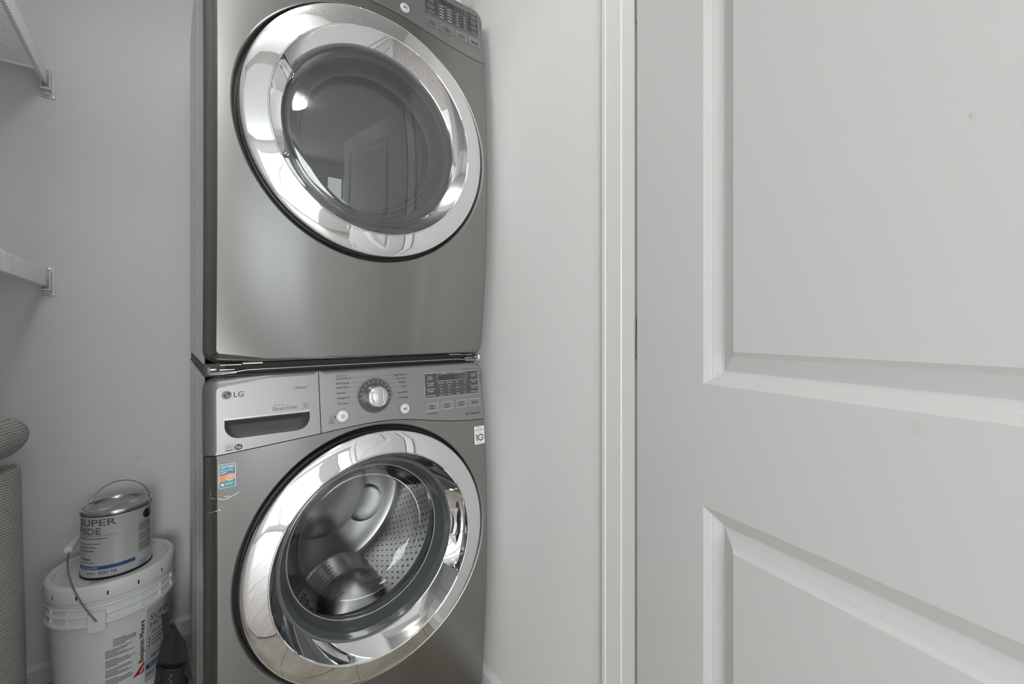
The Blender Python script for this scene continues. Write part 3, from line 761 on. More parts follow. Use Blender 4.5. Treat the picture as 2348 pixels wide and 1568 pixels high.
        S0, S1, Q0, Q1 = .0245, .0540, .7835, .8310
        st = stk(rrect(S0, S1, Q0, Q1, .002), 'sticker_white', .0005, 'allergy_sticker', T)
        stk(rrect(S0 + .001, S1 - .001, Q0 + .001, Q1 - .001, .0015), 'sticker_blue', .0007, 'sticker_field', st)
        stk([(S0 + .001, Q0 + .0125), (S1 - .001, Q0 + .0165), (S1 - .001, Q0 + .0275), (S0 + .001, Q0 + .0255)], 'sticker_orange', .0009, 'sticker_band', st)
        stk([(S0 + .001, Q0 + .001), (S1 - .001, Q0 + .001), (S1 - .001, Q0 + .0165), (S0 + .001, Q0 + .0125)], 'sticker_teal', .0009, 'sticker_foot', st)
        z = Print(F); z.lift = .0011; z.text('CERTIFIED', S0 + .0022, S1 - .0022, Q1 - .0085, .0058); z.text('asthma & allergy', S0 + .0022, S1 - .0040, Q1 - .0137, .0036); z.text('friendly\u2122', S0 + .0022, S0 + .0145, Q1 - .0186, .0036)
        z.poly(ellipse((S0 + .0065, Q0 + .0070), .0026, .0026, 16)); z.rect(S0 + .0105, S1 - .003, Q0 + .0085, Q0 + .0092); z.rect(S0 + .0105, S1 - .006, Q0 + .0060, Q0 + .0067)
        z.arc((.0440, Q0 + .0203), .0066, .0009, 0, 360, 30); z.arc((.0440, Q0 + .0180), .0034, .0012, 20, 160, 10); z.arc((.0440, Q0 + .0190), .0036, .0009, 200, 340, 10); z.poly(ellipse((.0440, Q0 + .0225), .0014, .0014, 10))
        z.done('sticker_print', 'sticker_white', st)
        # warranty sticker
        S0, S1, Q0, Q1 = .6432, .6785, .7708, .8222
        st = stk(rrect(S0 - .0005, S1 + .0005, Q0 - .0005, Q1 + .0005, .0012), 'ink', .0005, 'warranty_sticker', T)
        stk(rrect(S0, S1, Q0, Q1, .001), 'sticker_white', .0008, 'sticker_field', st)
        z = Print(F); z.lift = .0011; m_ = (S0 + S1) / 2
        z.text('INVERTER', m_ - .0085, m_ + .0075, Q1 - .0060, .0025); z.text('Direct Drive', S0 + .0025, S1 - .0025, Q1 - .0128, .0050); z.text('M O T O R', m_ - .0065, m_ + .0065, Q1 - .0170, .0022); z.line((S0 + .003, Q1 - .0195), (S1 - .003, Q1 - .0195), .0003)
        z.rect(S0 + .0068, S0 + .0103, Q0 + .0095, Q0 + .0285); z.poly([(S0 + .0068, Q0 + .0285), (S0 + .0040, Q0 + .0262), (S0 + .0040, Q0 + .0238), (S0 + .0068, Q0 + .0255)])
        z.band(ellipse((S0 + .0218, Q0 + .0190), .0098, .0100, 40), ellipse((S0 + .0218, Q0 + .0190), .0066, .0068, 40)); z.text('YEAR', S0 + .0178, S0 + .0258, Q0 + .0175, .0028); z.text('W A R R A N T Y', S0 + .006, S1 - .006, Q0 + .0035, .0026)
        z.done('sticker_print', 'ink', st)
        # scuffs in the steel
        z = Print(F); z.lift = .0004
        for pts in ([(.0085, .768), (.016, .7655), (.024, .7645), (.032, .761), (.040, .7615), (.050, .7655), (.060, .770)], [(.034, .7665), (.044, .7655)], [(.011, .783), (.0115, .772)], [(.006, .7375), (.012, .7385), (.020, .7410), (.027, .7420)]):
            for a, b in zip(pts, pts[1:]): z.line(a, b, .0008)
            z.cut('scuff_mark', 'scratch', fp)
    # ---------------------------------------------------------------- round door
    Dp = build('door_ring', MB().lathe([(.2945, .030), (.2975, .026), (.2980, -.0035), (.2970, -.0062), (.2955, -.0072), (.2948, -.0070), (.2935, -.0078), (.280, -.0118), (.265, -.0160), (.2500, -.0198), (.2482, -.0203), (.2474, -.0215), (.2462, -.0218), (.2450, -.0212), (.2438, -.0196)], C, n=180), 'chrome', T, angle=20)
    if wash:
        seat_r, seat_y = .2205, .033; pa, pb = -28, 28
    else:
        seat_r, seat_y = .2160, .014; pa, pb = 153, 207
    conep = [(.2438, -.0196), (.2425, -.0175), (seat_r + .0012, seat_y - .001), (seat_r, seat_y)]
    build('inner_ring', MB().lathe(conep, C, n=170, a0=R(pb), a1=R(pa + 360)), 'chrome', Dp, angle=40)
    # hand hold pocket cut into the inner ring
    pk = MB(); NA = 28
    def pr_(a, r, y_): return (C[0] + r * math.cos(a), C[1] + y_, C[2] + r * math.sin(a))
    rows = []
    for k in range(NA + 1):
        t = k / NA; a = R(pa + (pb - pa) * t); e = math.sin(PI * t) ** .45
        yb_ = seat_y; rr = .2438 + (.262 - .2438) * e
        rows.append([pr_(a, .2438, -.0196), pr_(a, .2432, -.0170), pr_(a, rr, -.010 * e - .017 * (1 - e)), pr_(a, rr, (yb_ - .004) * e - .015 * (1 - e)), pr_(a, .236 + .014 * e, (yb_ + .004) * e + (-.004) * (1 - e)), pr_(a, seat_r + .0012, yb_ - .001), pr_(a, seat_r, yb_)])
    nn = len(rows[0]); pk.add([p for r_ in rows for p in r_], [(i * nn + j, i * nn + j + 1, (i + 1) * nn + j + 1, (i + 1) * nn + j) for i in range(NA) for j in range(nn - 1)])
    build('hand_hold', pk, 'chrome', Dp, angle=45)
    if wash:
        build('glass_rim', MB().lathe([(.2212, .0335), (.2190, .030), (.2165, .0285), (.2145, .031), (.2125, .036), (.2085, .041), (.2050, .048), (.2035, .056), (.2005, .062), (.1970, .070), (.1945, .078)], C, n=140), 'seal', Dp, angle=60)
        build('glass_bowl', MB().lathe([(.1945, .078), (.1925, .0815), (.189, .084), (.186, .090), (.180, .108), (.170, .126), (.150, .139), (.115, .147), (.06, .151), (.001, .152)], C, n=120), 'glass_bowl', Dp, angle=60)
        build('bowl_edge', MB().lathe([(.1952, .0765), (.1945, .0752), (.1932, .0755), (.1928, .0770)], C, n=120), 'silver_line', Dp)
        # gasket and drum
        build('gasket', MB().lathe([(.240, .036), (.228, .050), (.222, .075), (.226, .095), (.214, .112), (.208, .125), (.212, .140), (.225, .146)], C, n=110), 'rubber', T)
        dc = (C[0], C[1], C[2] - .005)
        dm = build('drum', MB().lathe([(.222, .146), (.240, .147), (.262, .156), (.268, .170), (.268, .49), (.262, .505), (.245, .512), (.160, .520), (.150, .515), (.138, .505), (.05, .498), (.001, .497)], dc, n=110), 'drum', T, angle=40)
        hm = MB()
        for row in range(14):
            for k in range(78):
                a = 2 * PI * (k + .5 * (row % 2)) / 78
                if any(abs((math.degrees(a) - la + 180) % 360 - 180) < 22 for la in (274, 34, 154)): continue
                yy = .195 + row * .021; r_ = .2672; c0 = Vector((dc[0] + r_ * math.cos(a), dc[1] + yy, dc[2] + r_ * math.sin(a))); tv = Vector((-math.sin(a), 0, math.cos(a)))
                hm.add([c0 + tv * .0032 * math.cos(PI * j / 3) + Vector((0, 1, 0)) * .0032 * math.sin(PI * j / 3) for j in range(6)], [tuple(range(6))])
        po = build('perforation', hm, 'hole', dm, smooth=False, recalc=False); po['kind'] = 'stuff'
        for la in (274, 34, 154):
            A = R(la); er = Vector((math.cos(A), 0, math.sin(A))); et = Vector((-math.sin(A), 0, math.cos(A))); ey = Vector((0, 1, 0)); base = Vector(dc)
            lf = MB(); dots = MB()
            def lp_(s_, t_):     # s across the lifter, t along the drum
                yv = .172 + .325 * t_; ends = min(1, math.sin(PI * min(max(t_, 0), 1)) * 1.25) ** .8
                hgt = .100 * ends * (math.cos((s_ - .5) * PI) ** .55 if abs(s_ - .5) < .499 else 0)
                wd = .200 * (s_ - .5) * (.70 + .3 * ends)
                r_ = math.sqrt(max(.268 ** 2 - wd ** 2, 0)) - hgt
                return base + er * r_ + et * wd + ey * yv
            lf.grid(lambda s_, t_: lp_(s_, t_), 26, 26)
            lo = build('lifter', lf, 'drum', T, angle=50)
            for i in range(7):
                for j in range(11):
                    for s0 in (.10, .64):
                        s_ = s0 + .26 * (i + .25 * (j % 2)) / 6.5; t_ = .18 + .064 * j
                        c0 = lp_(s_, t_); ds = (lp_(s_ + .01, t_) - lp_(s_ - .01, t_)).normalized(); dt = (lp_(s_, t_ + .01) - lp_(s_, t_ - .01)).normalized(); nv = ds.cross(dt)
                        if nv.dot(er) > 0: nv = -nv
                        dots.add([c0 + nv * .0006 + ds * .0024 * math.cos(PI * k / 3) + dt * .0024 * math.sin(PI * k / 3) for k in range(6)], [tuple(range(6))])
            po = build('lifter_hole', dots, 'hole', lo, smooth=False, recalc=False); po['kind'] = 'stuff'
        for a0 in (214, 334, 94):
            A = R(a0); c0 = (dc[0] + .165 * math.cos(A), dc[1] + .5155, dc[2] + .165 * math.sin(A)); mbp = MB()
            mbp.lathe([(.066, .002), (.062, -.004), (.054, -.0075), (.03, -.010), (.001, -.0105)], c0, n=48); build('pressed_pad', mbp, 'drum', dm, angle=60)
    else:
        build('glass_rim', MB().lathe([(.2168, .0145), (.2155, .011), (.2135, .0105), (.2120, .013)], C, n=140), 'seal', Dp, angle=60)
        gp = [(.2150, .0125), (.2130, .0085), (.2085, .0050)]
        for k in range(1, 15):
            r_ = .2085 * (1 - k / 14); gp.append((max(r_, .0008), .0050 - .0160 * (1 - (r_ / .2085) ** 2)))
        build('door_glass', MB().lathe(gp, C, n=140), 'glass_dryer', Dp, angle=80)
        build('inner_dish', MB().lathe([(.2150, .014), (.2120, .022), (.2000, .030), (.1965, .029), (.1930, .034), (.1860, .060), (.1780, .066), (.1740, .062), (.1690, .064), (.1650, .085), (.1600, .092), (.001, .096)], C, n=120), 'dish', Dp, angle=40)
    return T, F

WASHER, FW = machine('washer')
DRYER, FD = machine('dryer')

# ------------------------------------------------------------------ stacking kit between the machines
kit = thing('stacking_kit', 'dark stacking bracket with bright wire edge between washer and dryer', 'bracket', (X0 + MW / 2, 1.42, 1.006))
z0, z1 = 1.0085, 1.0350
box_obj('side_rail', 'cabinet_dark', kit, X0 + .004, X0 + .040, 1.112, 1.78, z0, z1)
box_obj('side_rail', 'cabinet_dark', kit, X0 + MW - .040, X0 + MW - .004, 1.112, 1.78, z0, z1)
box_obj('front_filler', 'gap', kit, X0 + .040, X0 + MW - .040, 1.120, 1.16, z0, z1)
tray = MB(); tray.box(X0 + .040, X0 + MW - .040, 1.098, 1.120, 1.0085, 1.0105); build('tray', tray, 'black', kit, smooth=False)
wr = MB()
yw = 1.090
wr.tube([(X0 + .011, yw, 1.0290), (X0 + .011, yw, 1.0195), (X0 + .0135, yw, 1.0170), (X0 + .062, yw, 1.0175), (X0 + .078, yw, 1.0200), (X0 + .30, yw, 1.0208), (X0 + MW - .078, yw, 1.0200), (X0 + MW - .062, yw, 1.0175), (X0 + MW - .0135, yw, 1.0170), (X0 + MW - .011, yw, 1.0195), (X0 + MW - .011, yw, 1.0290)], .0009, 8)
for s_ in (0, 1):
    f_ = (lambda u: X0 + u) if s_ == 0 else (lambda u: X0 + MW - u)
    wr.tube([(f_(.0085), yw - .001, 1.0290), (f_(.0085), yw - .001, 1.0175), (f_(.012), yw - .001, 1.0140), (f_(.030), yw - .001, 1.0140), (f_(.058), yw - .001, 1.0152)], .0009, 8)
build('wire_edge', wr, 'silver_line', kit)
for s_ in (0, 1):
    f_ = (lambda a, b: (X0 + a, X0 + b)) if s_ == 0 else (lambda a, b: (X0 + MW - b, X0 + MW - a))
    a, b = f_(.0125, .0235); box_obj('clip', 'tin_lid', kit, a, b, 1.092, 1.10, 1.0215, 1.0255, bevel=.0006)
    a, b = f_(.028, .056); box_obj('clip', 'tin_lid', kit, a, b, 1.094, 1.10, 1.0205, 1.0232, bevel=.0006)
    a, b = f_(.030, .068); box_obj('clip', 'tin_lid', kit, a, b, 1.097, 1.120, 1.0310, 1.0325)
    a, b = f_(.070, .108); box_obj('clip', 'tin_lid', kit, a, b, 1.095, 1.120, 1.0325, 1.0350)
# white box standing on the dryer
bx = thing('white_box', 'small plain white box standing on top of the dryer', 'box', (.665, 1.175, 2.0545))
build('carton', MB().box(.615, .712, 1.155, 1.205, 2.0545, 2.175), 'white_plastic', bx, bevel=.002)
build('lid_flap', MB().box(.614, .713, 1.154, 1.206, 2.175, 2.1775), 'white_plastic', bx, smooth=False)

# ------------------------------------------------------------------ wire shelves and their wall brackets
LIPX = -.297
def wire_shelf(label, ztop, near_y):
    t = thing('wire_shelf', label, 'shelf', (XL, FAR, ztop), 'white wire closet shelves')
    L0, L1 = near_y, FAR - .012; h = .050
    lip = LIPX
    for (nm, x, z) in (('back_rod', XL + .006, ztop - .004), ('middle_rod', (XL + lip) / 2, ztop - .0045), ('front_rod', lip - .0058, ztop - .0052), ('lower_rod', lip - .0042, ztop - h)):
        build(nm, MB().tube([(x, L0, z), (x, L1, z)], .0033, 8), 'wire', t)
    k = 0; yy = L1 - .004; me = None
    while yy > L0:
        if me is None:
            mb = MB().tube([(XL + .002, yy, ztop), (lip - .006, yy, ztop), (lip - .0015, yy, ztop - .0012), (lip, yy, ztop - .005), (lip, yy, ztop - h + .001)], .0024, 6)
            o = build('wire', mb, 'wire', t); me = o; y_first = yy
        else:
            o = me.copy(); COL.objects.link(o); o.parent = t; o.location = (0, yy - y_first, 0)
        yy -= .0127; k += 1
    return t
def shelf_bracket(label, zc):
    t = thing('shelf_bracket', label, 'bracket', (-.293, FAR, zc), 'shelf end brackets')
    z = zc
    build('wall_plate', MB().box(-.3085, -.2780, FAR - .0035, FAR, z - .047, z + .047), 'white_plastic', t, bevel=.0012)
    cr = MB(); cr.box(-.3070, -.2850, FAR - .034, FAR - .003, z - .030, z - .026); cr.box(-.2882, -.2850, FAR - .034, FAR - .003, z - .026, z + .030); cr.box(-.3075, -.3045, FAR - .034, FAR - .003, z - .026, z - .012)
    build('cradle', cr, 'white_plastic', t, smooth=False)
    build('gusset', MB().box(-.3030, -.2890, FAR - .018, FAR - .003, z - .040, z - .030), 'white_plastic', t, bevel=.001)
    s = MB().lathe([(.0045, 0), (.0042, -.002), (.002, -.003), (.0005, -.003)], (-.2925, FAR - .0035, z + .037), 'y', 12)
    build('screw', s, 'silver_line', t)
    build('screw', MB().lathe([(.0028, 0), (.0026, -.0015), (.0005, -.002)], (-.2830, FAR - .0035, z - .0415), 'y', 10), 'silver_line', t)
    return t
wire_shelf('upper white wire shelf above the other shelf, seen from below', 1.918, .66)
wire_shelf('lower white wire shelf with its front lip facing out, above the carpet rolls', 1.290, .66)
shelf_bracket('white plastic end bracket on the wall holding the upper wire shelf', 1.879)
shelf_bracket('white plastic end bracket on the wall holding the lower wire shelf', 1.257)

# ------------------------------------------------------------------ paint pail
PX, PY = -.130, 1.812
pail = thing('paint_pail', 'large white plastic paint pail with lid and wire handle on the floor', 'pail', (PX, PY, 0))
pc = (PX, PY, 0)
body = build('body', MB().lathe([(.001, .002), (.120, .002), (.126, .006), (.1385, .278), (.1392, .281), (.1475, .282), (.1490, .2845), (.1485, .2900), (.1400, .2925), (.1402, .3085), (.1462, .3095), (.1475, .3115), (.1465, .3150), (.1402, .3175), (.1404, .3300), (.1455, .3310), (.1470, .3330), (.1460, .3365), (.1405, .3385), (.1405, .372)], pc, 'z', 96), 'pail', pail, angle=28)
lid = build('lid', MB().lathe([(.1455, .3520), (.1490, .3525), (.1500, .3560), (.1497, .3820), (.1480, .3900), (.1440, .3945), (.1400, .3950), (.1340, .3945), (.1300, .3915), (.1285, .3850), (.1260, .3830), (.001, .3835)], pc, 'z', 96), 'pail', pail, angle=28)
def on_pail(a, z, lift=0):
    r = .126 + (.1385 - .126) * (z - .006) / (.278 - .006) + lift
    return (PX + r * math.cos(a), PY + r * math.sin(a), z)
ribs = MB()
for k in range(16):
    a = 2 * PI * k / 16 + .12
    for zz0, zz1 in ((.2925, .3095), (.3175, .3310)):
        c, s = math.cos(a), math.sin(a)
        ribs.add([(PX + r * c - q * s, PY + r * s + q * c, z) for z in (zz0, zz1) for r in (.139, .1455) for q in (-.0012, .0012)], [(0, 1, 3, 2), (4, 5, 7, 6), (0, 2, 6, 4), (1, 3, 7, 5), (2, 3, 7, 6)])
build('rib', ribs, 'pail', body, smooth=False)
sl = MB()
for k in range(14):
    a = 2 * PI * k / 14 - .235; c, s = math.cos(a), math.sin(a)
    sl.add([(PX + .1501 * c - q * s * 1, PY + .1501 * s + q * c, z) for z in (.3630, .3740) for q in (-.0018, .0018)], [(0, 1, 3, 2)])
build('tear_slot', sl, 'hole', lid, smooth=False)
lp = MB()
for k in range(5):
    a0 = Vector((PX - .045, PY - .098 + .007 * k, .3842)); lp.add([a0 + Vector((0, 0, 0)), a0 + Vector((.05 - .006 * (k % 3), .006, 0)), a0 + Vector((.05 - .006 * (k % 3), .0085, 0)), a0 + Vector((0, .0025, 0))], [(0, 1, 2, 3)])
build('lid_print', lp, 'light_print', lid, smooth=False, recalc=False)
# handle: ear bosses on both sides, wire bail lying against the near rim
EA = R(-99)
for sgn in (0, PI):
    a = EA + sgn; c, s = math.cos(a), math.sin(a); mb = MB()
    P = rrect(-.019, .019, .268, .322, .010)
    vs = [(PX + r * c - q * s, PY + r * s + q * c, z) for r in (.138, .1525) for q, z in P]; k = len(P)
    mb.add(vs, [tuple(range(k, 2 * k))] + [(i, (i + 1) % k, k + (i + 1) % k, k + i) for i in range(k)])
    build('handle_ear', mb, 'pail', body, angle=25)
bail = []
A0 = Vector((PX + .158 * math.cos(EA), PY + .158 * math.sin(EA), .300)); A1 = Vector((PX + .158 * math.cos(EA + PI), PY + .158 * math.sin(EA + PI), .300))
axis = (A1 - A0); mid = (A0 + A1) / 2; ax = axis.normalized(); side = Vector((-1, .0, 0)); side = (side - ax * side.dot(ax)).normalized()
bp = [A0 + Vector((math.cos(EA), math.sin(EA), 0)) * -.012, A0]
for k in range(1, 24):
    t = k / 24; th = PI * t
    d = side * math.cos(R(62)) + Vector((0, 0, 1)) * math.sin(R(62))
    bp.append(mid - ax * .160 * math.cos(th) + d * .192 * math.sin(th) ** .8)
bp += [A1, A1 + Vector((math.cos(EA), math.sin(EA), 0)) * .012]
build('bail', MB().tube(bp, .0021, 8), 'wirehandle', pail)
gm = mid + (side * math.cos(R(62)) + Vector((0, 0, 1)) * math.sin(R(62))) * .192
build('bail_grip', MB().tube([gm - ax * .045, gm - ax * .044, gm + ax * .044, gm + ax * .045], [.0085, .0098, .0098, .0085], 14), 'pail', pail)
# printed label, wrapped round the pail
def wrap_text(mb, s, a_start, z, cap, wd, fn, lift, r_mean, rot=False):
    vs, fs, w0 = text_flat(s); k = wd / w0
    if rot: mb.add([fn(a_start - y * cap / r_mean, z + x * k, lift) for x, y in vs], fs)
    else: mb.add([fn(a_start + x * k / r_mean, z + y * cap, lift) for x, y in vs], fs)
def wrap_rect(mb, a0, a1, z0, z1, fn, lift, n=10, skew=0):
    mb.grid(lambda i, j: fn(a0 + (a1 - a0) * i, z0 + (z1 - z0) * j, lift), n, 1)
rm = .133
TA = R(-58)                      # bearing of the maker's name
paper = MB(); wrap_rect(paper, TA + .075, TA + .95, .045, .268, on_pail, .0006, 24); build('front_label', paper, 'label', body)
tx = MB(); 
for sh in (0, .0005, .0010): wrap_text(tx, 'Benjamin Moore', TA + .030 + sh * 4, .117 + sh, .0125, .125, on_pail, .0008 + sh * .1, rm, rot=True)

wrap_text(tx, 'BASE 7  F297 7X', TA + .11, .063, .0075, .060, on_pail, .0012, rm)
build('label_name', tx, 'ink', body, smooth=False, recalc=False)
tx = MB(); wrap_text(tx, 'SUPER', TA + .15, .228, .017, .072, on_pail, .0012, rm); wrap_text(tx, 'HIDE', TA + .15, .206, .017, .046, on_pail, .0012, rm); wrap_rect(tx, TA + .11, TA + .70, .1985, .1995, on_pail, .0012)
for k, (zz, ww) in enumerate(((.187, .5), (.172, .36), (.161, .30), (.150, .26), (.116, .22), (.110, .16))): wrap_rect(tx, TA + .19, TA + .19 + ww, zz, zz + .0035, on_pail, .0012, 6)
for k in range(3): wrap_rect(tx, TA + .13, TA + .16, .149 + .011 * k, .155 + .011 * k, on_pail, .0012, 2)
build('label_print', tx, 'ink_soft', body, smooth=False, recalc=False)
tx = MB(); wrap_rect(tx, TA + .085, TA + .85, .083, .098, on_pail, .0011, 20); build('label_stripe', tx, 'label_blue', body)
tx = MB(); wrap_text(tx, 'FINI VELOUT\u00c9', TA + .16, .0872, .0068, .045, on_pail, .0015, rm); build('stripe_print', tx, 'sticker_white', body, smooth=False, recalc=False)
tx = MB(); V = lambda a, z: on_pail(TA + a, z, .0009)
tx.add([V(-.17, .083), V(.055, .083), V(.055, .116)], [(0, 1, 2)]); build('label_logo', tx, 'red', body, smooth=False, recalc=False)
tx = MB(); V2 = lambda a, z: on_pail(TA + a, z, .0013)
tx.add([V2(-.05, .088), V2(.043, .088), V2(.043, .1065)], [(0, 1, 2)]); build('logo_inset', tx, 'sticker_white', body, smooth=False, recalc=False)
tx = MB(); tx.add([on_pail(TA + a, z, .0016) for a, z in ((-.012, .090), (.036, .090), (.036, .100))], [(0, 1, 2)]); build('logo_core', tx, 'red', body, smooth=False, recalc=False)
tx = MB(); random.seed(3)
for k in range(30):
    zz = .222 - .0047 * k; ln = (.34 + .16 * random.random()) if k % 4 else .2
    a_s = TA - .62 + (0.12 if k < 5 else 0) - .0; 
    if k % 6 == 5: continue
    wrap_rect(tx, a_s, min(a_s + ln, TA - .12), zz, zz + .0019, on_pail, .0006, 6)
build('small_print', tx, 'ink_soft', body, smooth=False, recalc=False)
tx = MB(); wrap_rect(tx, TA - 1.35, TA - 1.30, .060, .092, on_pail, .0008, 2); build('volume_mark', tx, 'ink', body, smooth=False, recalc=False)

# ------------------------------------------------------------------ paint can on the lid
KX, KY, KZ = -.121, 1.800, .3835
can = thing('paint_can', 'one-gallon metal paint can with white label and wire handle on the pail lid', 'paint can', (KX, KY, KZ))
kc_ = (KX, KY, KZ); CR = .0815; CH = .193
cbody = build('body', MB().lathe([(.001, .003), (.0775, .003), (.0785, 0), (CR + .0012, .0), (CR + .0018, .002), (CR + .0012, .0045), (CR, .006), (CR, CH - .008), (CR + .0008, CH - .006)], kc_, 'z', 80), 'label', can, angle=28)
build('bottom_bead', MB().lathe([(.0785, 0), (CR + .0012, .0), (CR + .0020, .002), (CR + .0014, .0052), (CR + .0003, .0062)], kc_, 'z', 80), 'black', can)
ring = build('top_ring', MB().lathe([(CR + .0003, CH - .011), (CR + .0022, CH - .009), (CR + .0026, CH - .004), (CR + .0018, CH - .0005), (CR - .001, CH), (CR - .004, CH - .0012), (CR - .0060, CH - .0058), (CR - .0085, CH - .0058), (CR - .0100, CH - .0015), (CR - .0120, CH - .0012), (CR - .0138, CH - .0030), (CR - .0150, CH - .0055)], kc_, 'z', 80), 'tin', can, angle=30)
build('black_rim_band', MB().lathe([(CR + .0010, CH - .0125), (CR + .0016, CH - .0115), (CR + .0016, CH - .0090), (CR + .0005, CH - .0085)], kc_, 'z', 80), 'black', ring)  # narrow, evenly black band just below the top ring
lidk = build('lid', MB().lathe([(CR - .0150, CH - .0055), (CR - .020, CH - .0064), (CR - .022, CH - .0058), (CR - .0225, CH - .0058), (.001, CH - .0058)], kc_, 'z', 80), 'tin_lid', can, angle=30)
def on_can(a, z, lift=0): return (KX + (CR + lift) * math.cos(a), KY + (CR + lift) * math.sin(a), KZ + z)
# lid sticker: rounded strip
SA = R(22); sx = Vector((math.cos(SA), math.sin(SA), 0)); sy = Vector((-math.sin(SA), math.cos(SA), 0)); lc_ = Vector((KX + .004, KY - .016, KZ + CH - .0053))
P = rrect(-.047, .047, -.013, .013, .0125); mb = MB(); mb.add([lc_ + sx * a + sy * b for a, b in P], [tuple(range(len(P)))]); lab = build('lid_label', mb, 'sticker_white', lidk, smooth=False)
mb = MB()
for k in range(4): mb.add([lc_ + Vector((0, 0, .0004)) + sx * a + sy * b for a, b in ((-.028 + .004 * k, .008 - .005 * k), (.03 - .003 * k, .008 - .005 * k), (.03 - .003 * k, .0062 - .005 * k), (-.028 + .004 * k, .0062 - .005 * k))], [(0, 1, 2, 3)])
build('lid_print', mb, 'ink_soft', lidk, smooth=False, recalc=False)
CA = R(-161)                     # left margin of the front text
tx = MB()
wrap_text(tx, 'SUPER', CA + .02, .1550, .0190, .104, on_can, .0006, CR); wrap_text(tx, 'HIDE', CA + .03, .1305, .0190, .068, on_can, .0006, CR)
build('label_title', tx, 'ink_soft', cbody, smooth=False, recalc=False)
tx = MB(); wrap_rect(tx, CA, CA + 1.33, .1262, .1270, on_can, .0006, 18)
for s_, a, z, cap, wd in (('Application \u00e0 haut rendement', .02, .1165, .0048, .083), ('Pouvoir couvrant optimal', .15, .1020, .0040, .058), ('Application efficace', .16, .0915, .0040, .047), ('S\u00e9chage rapide', .17, .0815, .0040, .038), ('INT\u00c9RIEUR', .14, .0560, .0060, .033), ('Latex 100 % acrylique', .14, .0480, .0036, .042), ('BASE 7', .40, .0160, .0055, .023), ('F297 7X', .80, .0150, .0088, .041)):
    wrap_text(tx, s_, CA + a, z, cap, wd, on_can, .0006, CR)
for z in (.1020, .0915, .0815): wrap_rect(tx, CA + .06, CA + .11, z - .001, z + .0042, on_can, .0006, 2)
build('label_print', tx, 'ink', cbody, smooth=False, recalc=False)
tx = MB(); wrap_rect(tx, CA - .05, CA + 1.82, .0290, .0395, on_can, .0005, 24); build('label_stripe', tx, 'label_blue', cbody)
tx = MB(); wrap_text(tx, 'FINI VELOUT\u00c9', CA + .14, .0318, .0050, .050, on_can, .0009, CR); build('stripe_print', tx, 'sticker_white', cbody, smooth=False, recalc=False)
tx = MB()
for k in range(19):
    zz = .1330 - .0045 * k
    if k in (6, 12): continue
    wrap_rect(tx, CA + 1.93, CA + 1.93 + (.52 if k % 5 else .3) + .04 * random.random(), zz, zz + .0017, on_can, .0006, 6)
for k in range(4): wrap_rect(tx, CA + 1.95, CA + 2.32 - .04 * k, .020 - .004 * k, .0212 - .004 * k, on_can, .0006, 5)
build('small_print', tx, 'ink_soft', cbody, smooth=False, recalc=False)
HA = R(-31)
for sgn in (0, PI):
    a = HA + sgn; n_ = Vector((math.cos(a), math.sin(a), 0)); mb = MB()
    mb.add(*knob_pts(Vector((KX, KY, KZ + .157)) + n_ * (CR - .002), n_, [(.0135, 0), (.0135, .004), (.012, .0055), (.006, .0058), (.0045, .0075), (.0005, .008)])); build('handle_ear', mb, 'black', can)
E0 = Vector((KX, KY, KZ + .157)) + Vector((math.cos(HA), math.sin(HA), 0)) * (CR + .0065); E1 = Vector((KX, KY, KZ + .157)) - Vector((math.cos(HA), math.sin(HA), 0)) * (CR + .0065)
mid = (E0 + E1) / 2; ax = (E1 - E0).normalized(); side = Vector((0, 0, 1)).cross(ax); 
if side.y < 0: side = -side
d = Vector((0, 0, 1)) * math.cos(R(20)) + side * math.sin(R(20)); bp = []
hw = (E1 - E0).length / 2
for k in range(25):
    th = PI * k / 24; bp.append(mid - ax * hw * math.cos(th) + d * .098 * math.sin(th) ** .8)
build('bail', MB().tube(bp, .0014, 8), 'wirehandle', can)

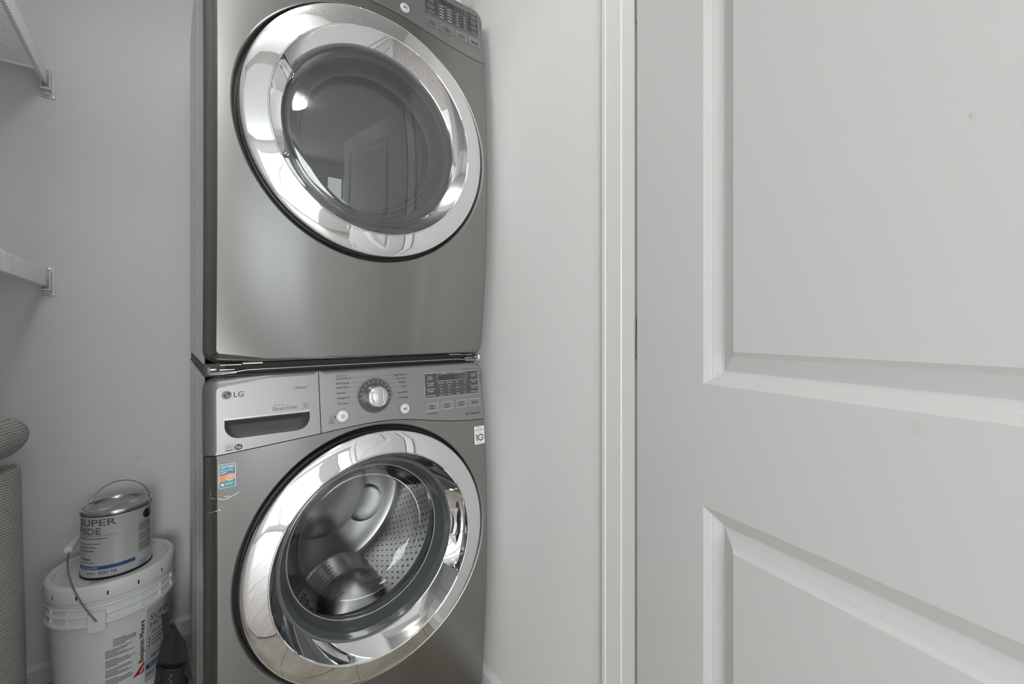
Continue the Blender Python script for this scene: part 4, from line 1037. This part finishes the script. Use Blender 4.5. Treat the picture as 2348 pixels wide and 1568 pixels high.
# ------------------------------------------------------------------ carpet rolls and felt mat
def roll(name, label, base, axis, length, r, taper=1.0):
    t = thing(name, label, 'carpet roll', base)
    a = Vector(axis).normalized(); b = Vector(base)
    x = a.orthogonal().normalized(); y_ = a.cross(x)
    n = 220; turns = 5.0; th = .0095; outer = []; mb = MB(); pts = []
    for k in range(n + 1):
        ph = 2 * PI * turns * k / n; rr = r - th * 1.02 * (turns - ph / (2 * PI)); pts.append((ph, rr))
    tt = [0, .03, .07, .12, .4, .7, 1.0] if taper < 1 else [i / 6 for i in range(7)]; kk = [taper, taper + (1 - taper) * .45, taper + (1 - taper) * .8, 1, 1, 1, 1]; nl = 6
    vs = []
    for i in range(nl + 1):
        for ph, rr in pts:
            for q in (rr - th * .90, rr):
                vs.append(b + a * length * tt[i] + (x * math.cos(ph) + y_ * math.sin(ph)) * q * kk[i])
    m = 2 * (n + 1); fs = []
    for i in range(nl):
        for k in range(n):
            o0 = i * m + 2 * k
            fs.append((o0 + 1, o0 + 3, o0 + 3 + m, o0 + 1 + m)); fs.append((o0, o0 + m, o0 + 2 + m, o0 + 2))
    for e in (0, nl):
        for k in range(n): o0 = e * m + 2 * k; fs.append((o0, o0 + 2, o0 + 3, o0 + 1))
    fs.append((2 * n, 2 * n + 1, 2 * n + 1 + nl * m, 2 * n + nl * m)) if nl == 1 else None
    mb.add(vs, fs); build('carpet_sheet', mb, 'carpet', t, angle=45)
    # pile showing between the turns
    pl = MB(); vs = []
    for e in (.004, length - .004):
        for ph, rr in pts:
            for q in ((rr - th * 1.05) * (taper if e < .01 else 1), (rr - th * .55) * (taper if e < .01 else 1)): vs.append(b + a * e + x * q * math.cos(ph) + y_ * q * math.sin(ph))
    fs = []
    for e in (0, 1):
        for k in range(n): o0 = e * m + 2 * k; fs.append((o0, o0 + 2, o0 + 3, o0 + 1))
    pl.add(vs, fs); build('pile', pl, 'carpet_pile', t, smooth=False)
    return t
roll('carpet_roll', 'beige carpet roll standing upright on the floor beside the white pail', (-.398, 1.79, 0.0), (-.018, .004, 1), .722, .092)
roll('carpet_roll', 'beige carpet roll lying across the top of the standing carpet roll', (-.345, 1.845, .812), (-.26, -.96, -.04), .62, .062, .64)

t = thing('felt_mat', 'charcoal felt mat rolled up on the floor between the pail and the washer', 'mat', (.012, 1.55, 0))
mb = MB(); cx_, cy_ = .012, 1.55
def matp(i, j):
    ph = -PI * .95 + i * 2 * PI * 1.6; rr = .040 - .014 * i
    zz = .185 * j - .012 * j * math.cos(ph)
    return (cx_ + rr * math.cos(ph) * (.92 + .12 * (1 - j)), cy_ + rr * 1.35 * math.sin(ph), zz)
mb.grid(matp, 60, 6); build('rolled_sheet', mb, 'dark_mat', t, angle=60)
mb = MB()
def flap(i, j):
    x = .012 + (.044 - .010 * j) * (i - .5) * 2 * (1 - .15 * j); y_ = 1.575 + .05 * j + .03 * math.cos((i - .5) * 2.6)
    z = .178 + .088 * j - .040 * abs(i - .5) * 2 + .010 * math.sin(i * 5); return (x, y_ - .085, z)
mb.grid(flap, 14, 8); mb.grid(lambda i, j: tuple(Vector(flap(i, j)) + Vector((0, .005, .0))), 14, 8)
st_ = ((-.010, 1.545, .255), (.008, 1.545, .262), (.000, 1.57, .305), (-.013, 1.57, .303))
mb.add([Vector(p) for p in st_] + [Vector(p) + Vector((0, .006, -.001)) for p in st_], [(0, 1, 2, 3), (4, 5, 6, 7), (0, 1, 5, 4), (1, 2, 6, 5), (2, 3, 7, 6), (3, 0, 4, 7)])
build('folded_corner', mb, 'dark_mat', t, angle=60)
ed = [(cx_ - .006 + .003 * math.sin(k * 1.1), cy_ - .057 - .001 * math.cos(k), .002 + .175 * k / 60) for k in range(61)]
build('stitched_edge', MB().tube(ed, .0012, 6), 'mat_edge', t)
